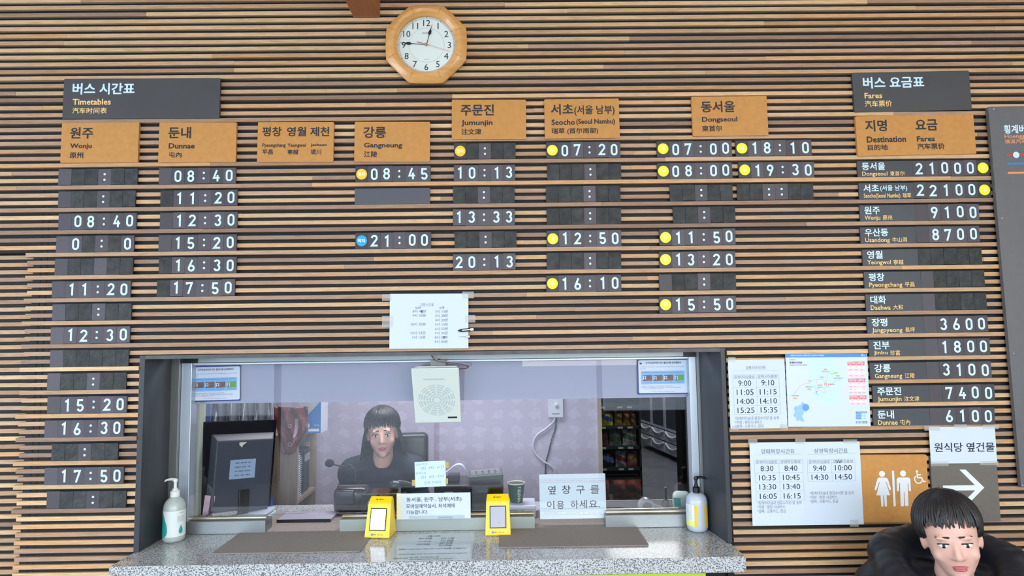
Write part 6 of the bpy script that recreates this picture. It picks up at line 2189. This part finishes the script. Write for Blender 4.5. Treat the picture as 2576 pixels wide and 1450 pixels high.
    for layer in range(2):
        for i in range(64):
            th = 2 * PI * (i + .5 * layer) / 64 + rs.uniform(-.03, .03)      # 0 at the left of the face, going round the back
            front = max(0.0, math.cos(th + PI / 2))                   # 1 straight ahead
            side = abs(math.cos(th))
            hem = math.radians(112 - 46 * front ** .6 + fringe * front + rs.uniform(-5, 5) * front) if front > 0.02 else math.radians(118)
            pts, rad = [], []
            n = 9
            for k in range(n + 1):
                t = k / n
                ph = math.radians(1.5) + (hem - math.radians(1.5)) * t
                sw = (0.5 * front + 0.1) * t * (1 if math.cos(th) > -0.15 else -1)
                a2 = th - sw * .55
                g = 1.0 + 0.012 * layer + rs.uniform(-.004, .008)
                x = 0.0905 * g * math.sin(ph) * math.cos(a2)
                y = 0.026 + 0.1005 * g * math.sin(ph) * math.sin(a2)
                z = 0.040 + 0.0925 * g * math.cos(ph)
                pts.append(hd(x, y, z))
                rad.append(0.0062 * (1 - .75 * t * t))
            if front < 0.42:
                ln_ = 0.03 + hair_long * (1.5 if front < .3 else 1.2)
                e = pts[-1]
                for k in (1, 2, 3):
                    out = 0.010 * k if hair_long > .03 else -0.004 * k
                    pts.append(e + Rh @ Vector((out * math.cos(th), 0.6 * out * math.sin(th), -ln_ * k / 3)))
                    rad.append(0.0060 - .0011 * k)
            ST.tube(pts, rad, 6)
    ST.obj('hair_locks', HAIRM, HR, smooth=60)
    # jacket
    JB = MB()
    pf = 0.028 if hood else 0.012
    n_ = 7
    for i in range(n_):
        t = i / (n_ - 1)
        p_ = chest.lerp(pelvis, t) + Vector((0, 0, 0.03 - 0.04 * t))
        JB.ell(p_, (sw_ + 0.013 + pf, 0.125 + pf, 0.058), n=36, k=14)
    JB.ell(chest + Vector((0, 0.0, 0.07)), (sw_ - 0.005 + pf, 0.105 + pf, 0.085), n=36, k=14)
    JB.cap(chest + Vector((0, 0, 0.06)), 0.11, neck + Vector((0, 0.02, -0.075)), 0.068)
    for s_, sh, el, wr in arms:
        JB.cap(chest + Vector((s_ * 0.07, 0, 0.10)), 0.085 + pf * .6, sh + Vector((0, 0, 0.005)), 0.072 + pf)
        for i in range(6):
            a, b2 = sh.lerp(el, i / 6), sh.lerp(el, (i + 1) / 6)
            JB.ell((a + b2) / 2, (0.060 + pf, 0.060 + pf, 0.042), n=24, k=12)
        JB.cap(sh, 0.056 + pf * .6, el, 0.05 + pf * .5)
        for i in range(6):
            q_ = el.lerp(wr, (i + .3) / 6.6)
            JB.ell(q_, 0.050 + pf * .7 - 0.0028 * i, n=20, k=12)
    if hood:
        # the thick hood lies round the neck and behind the head
        for i in range(26):
            a = math.radians(-68 + 316 * i / 25)
            up = 0.5 - 0.5 * math.sin(a) * -1
            rx, ry = 0.160, 0.135
            back = (math.sin(a) + 1) / 2
            JB.ell(Vector((rx * math.cos(a), 0.055 + ry * math.sin(a), hz - 0.185 + 0.09 * back)), (0.060, 0.058, 0.060 + 0.035 * back), n=20, k=12)
        for i in range(14):
            a = math.radians(8 + 164 * i / 13)
            JB.ell(Vector((0.178 * math.cos(a), 0.075 + 0.130 * math.sin(a), hz - 0.098 + 0.02 * math.sin(a))), (0.052, 0.05, 0.058), n=20, k=12)
    fused(jname, JB, jm, root, 0.0075, 3)
    TB = MB()
    for hp, kn, an in legs:
        TB.cap(hp, 0.098, kn, 0.068)
        TB.cap(kn, 0.066, an + Vector((0, 0, 0.03)), 0.052)
    TB.ell(pelvis + Vector((0, 0, -0.02)), (0.182, 0.13, 0.10))
    fused('trousers', TB, TROU, root, 0.009, 4)
    for hp, kn, an in legs:
        sb = MB()
        sb.cap(an + Vector((0, 0.03, -0.045)), 0.040, an + Vector((0, -0.16, -0.058)), 0.031)
        sb.cap(an + Vector((0, 0.015, -0.02)), 0.042, an + Vector((0, 0, 0.01)), 0.044)
        fused('shoe', sb, SHOE, root, 0.007, 2)
    return root


# the clerk on a high stool behind the glass
hc = at_y(962, 1090, 0.98)
person('person with black hair and navy top seated behind the ticket window glass', (hc.x, 0.98, hc.z), math.radians(8), (math.radians(4), math.radians(-3)), hc.z - 0.90, 0.08, False, NAVYC, 'knit_top', 22, 0.148)
# the waiting passenger at the lower right
YPN = -0.36
hc = at_y(2392, 1352, YPN)
person('person with short black hair in a bulky black hooded jacket, sitting at lower right', (hc.x, YPN, hc.z), math.radians(-27), (math.radians(5), math.radians(-8)), max(0.36, hc.z - 0.80), 0.0, True, PUFF, 'hooded_jacket', 12)
SEAT = max(0.36, hc.z - 0.80)
bn = empty('waiting_bench', (hc.x, -0.30, 0), 0, 'low wooden bench under the seated passenger', 'bench')
BNW = mat('bench_wood', (170, 122, 80), 0.5, noise=0.15, scale=10, stretch=(0.6, 8, 8))
MB().box(-0.6, 0.6, -0.19, 0.24, SEAT - 0.07, SEAT - 0.032).obj('seat', BNW, bn, bevel=0.004)
for x in (-0.5, 0.5):
    for y in (-0.13, 0.18):
        MB().box(x - 0.025, x + 0.025, y - 0.025, y + 0.025, 0.0005, SEAT - 0.07).obj('leg', BNW, bn, bevel=0.003)

# ------------------------------------------------------------------ lettering last, when every string is known
for pr_, txt, r, a, z, w, h, m, bold in WRAPS:
    pd = Pad(pr_, m, 0.0, 'label_lettering')
    pd.text(txt, 0, 0, w, h, bold)
    pd.wrap = (r, a, z)
flush_lettering()
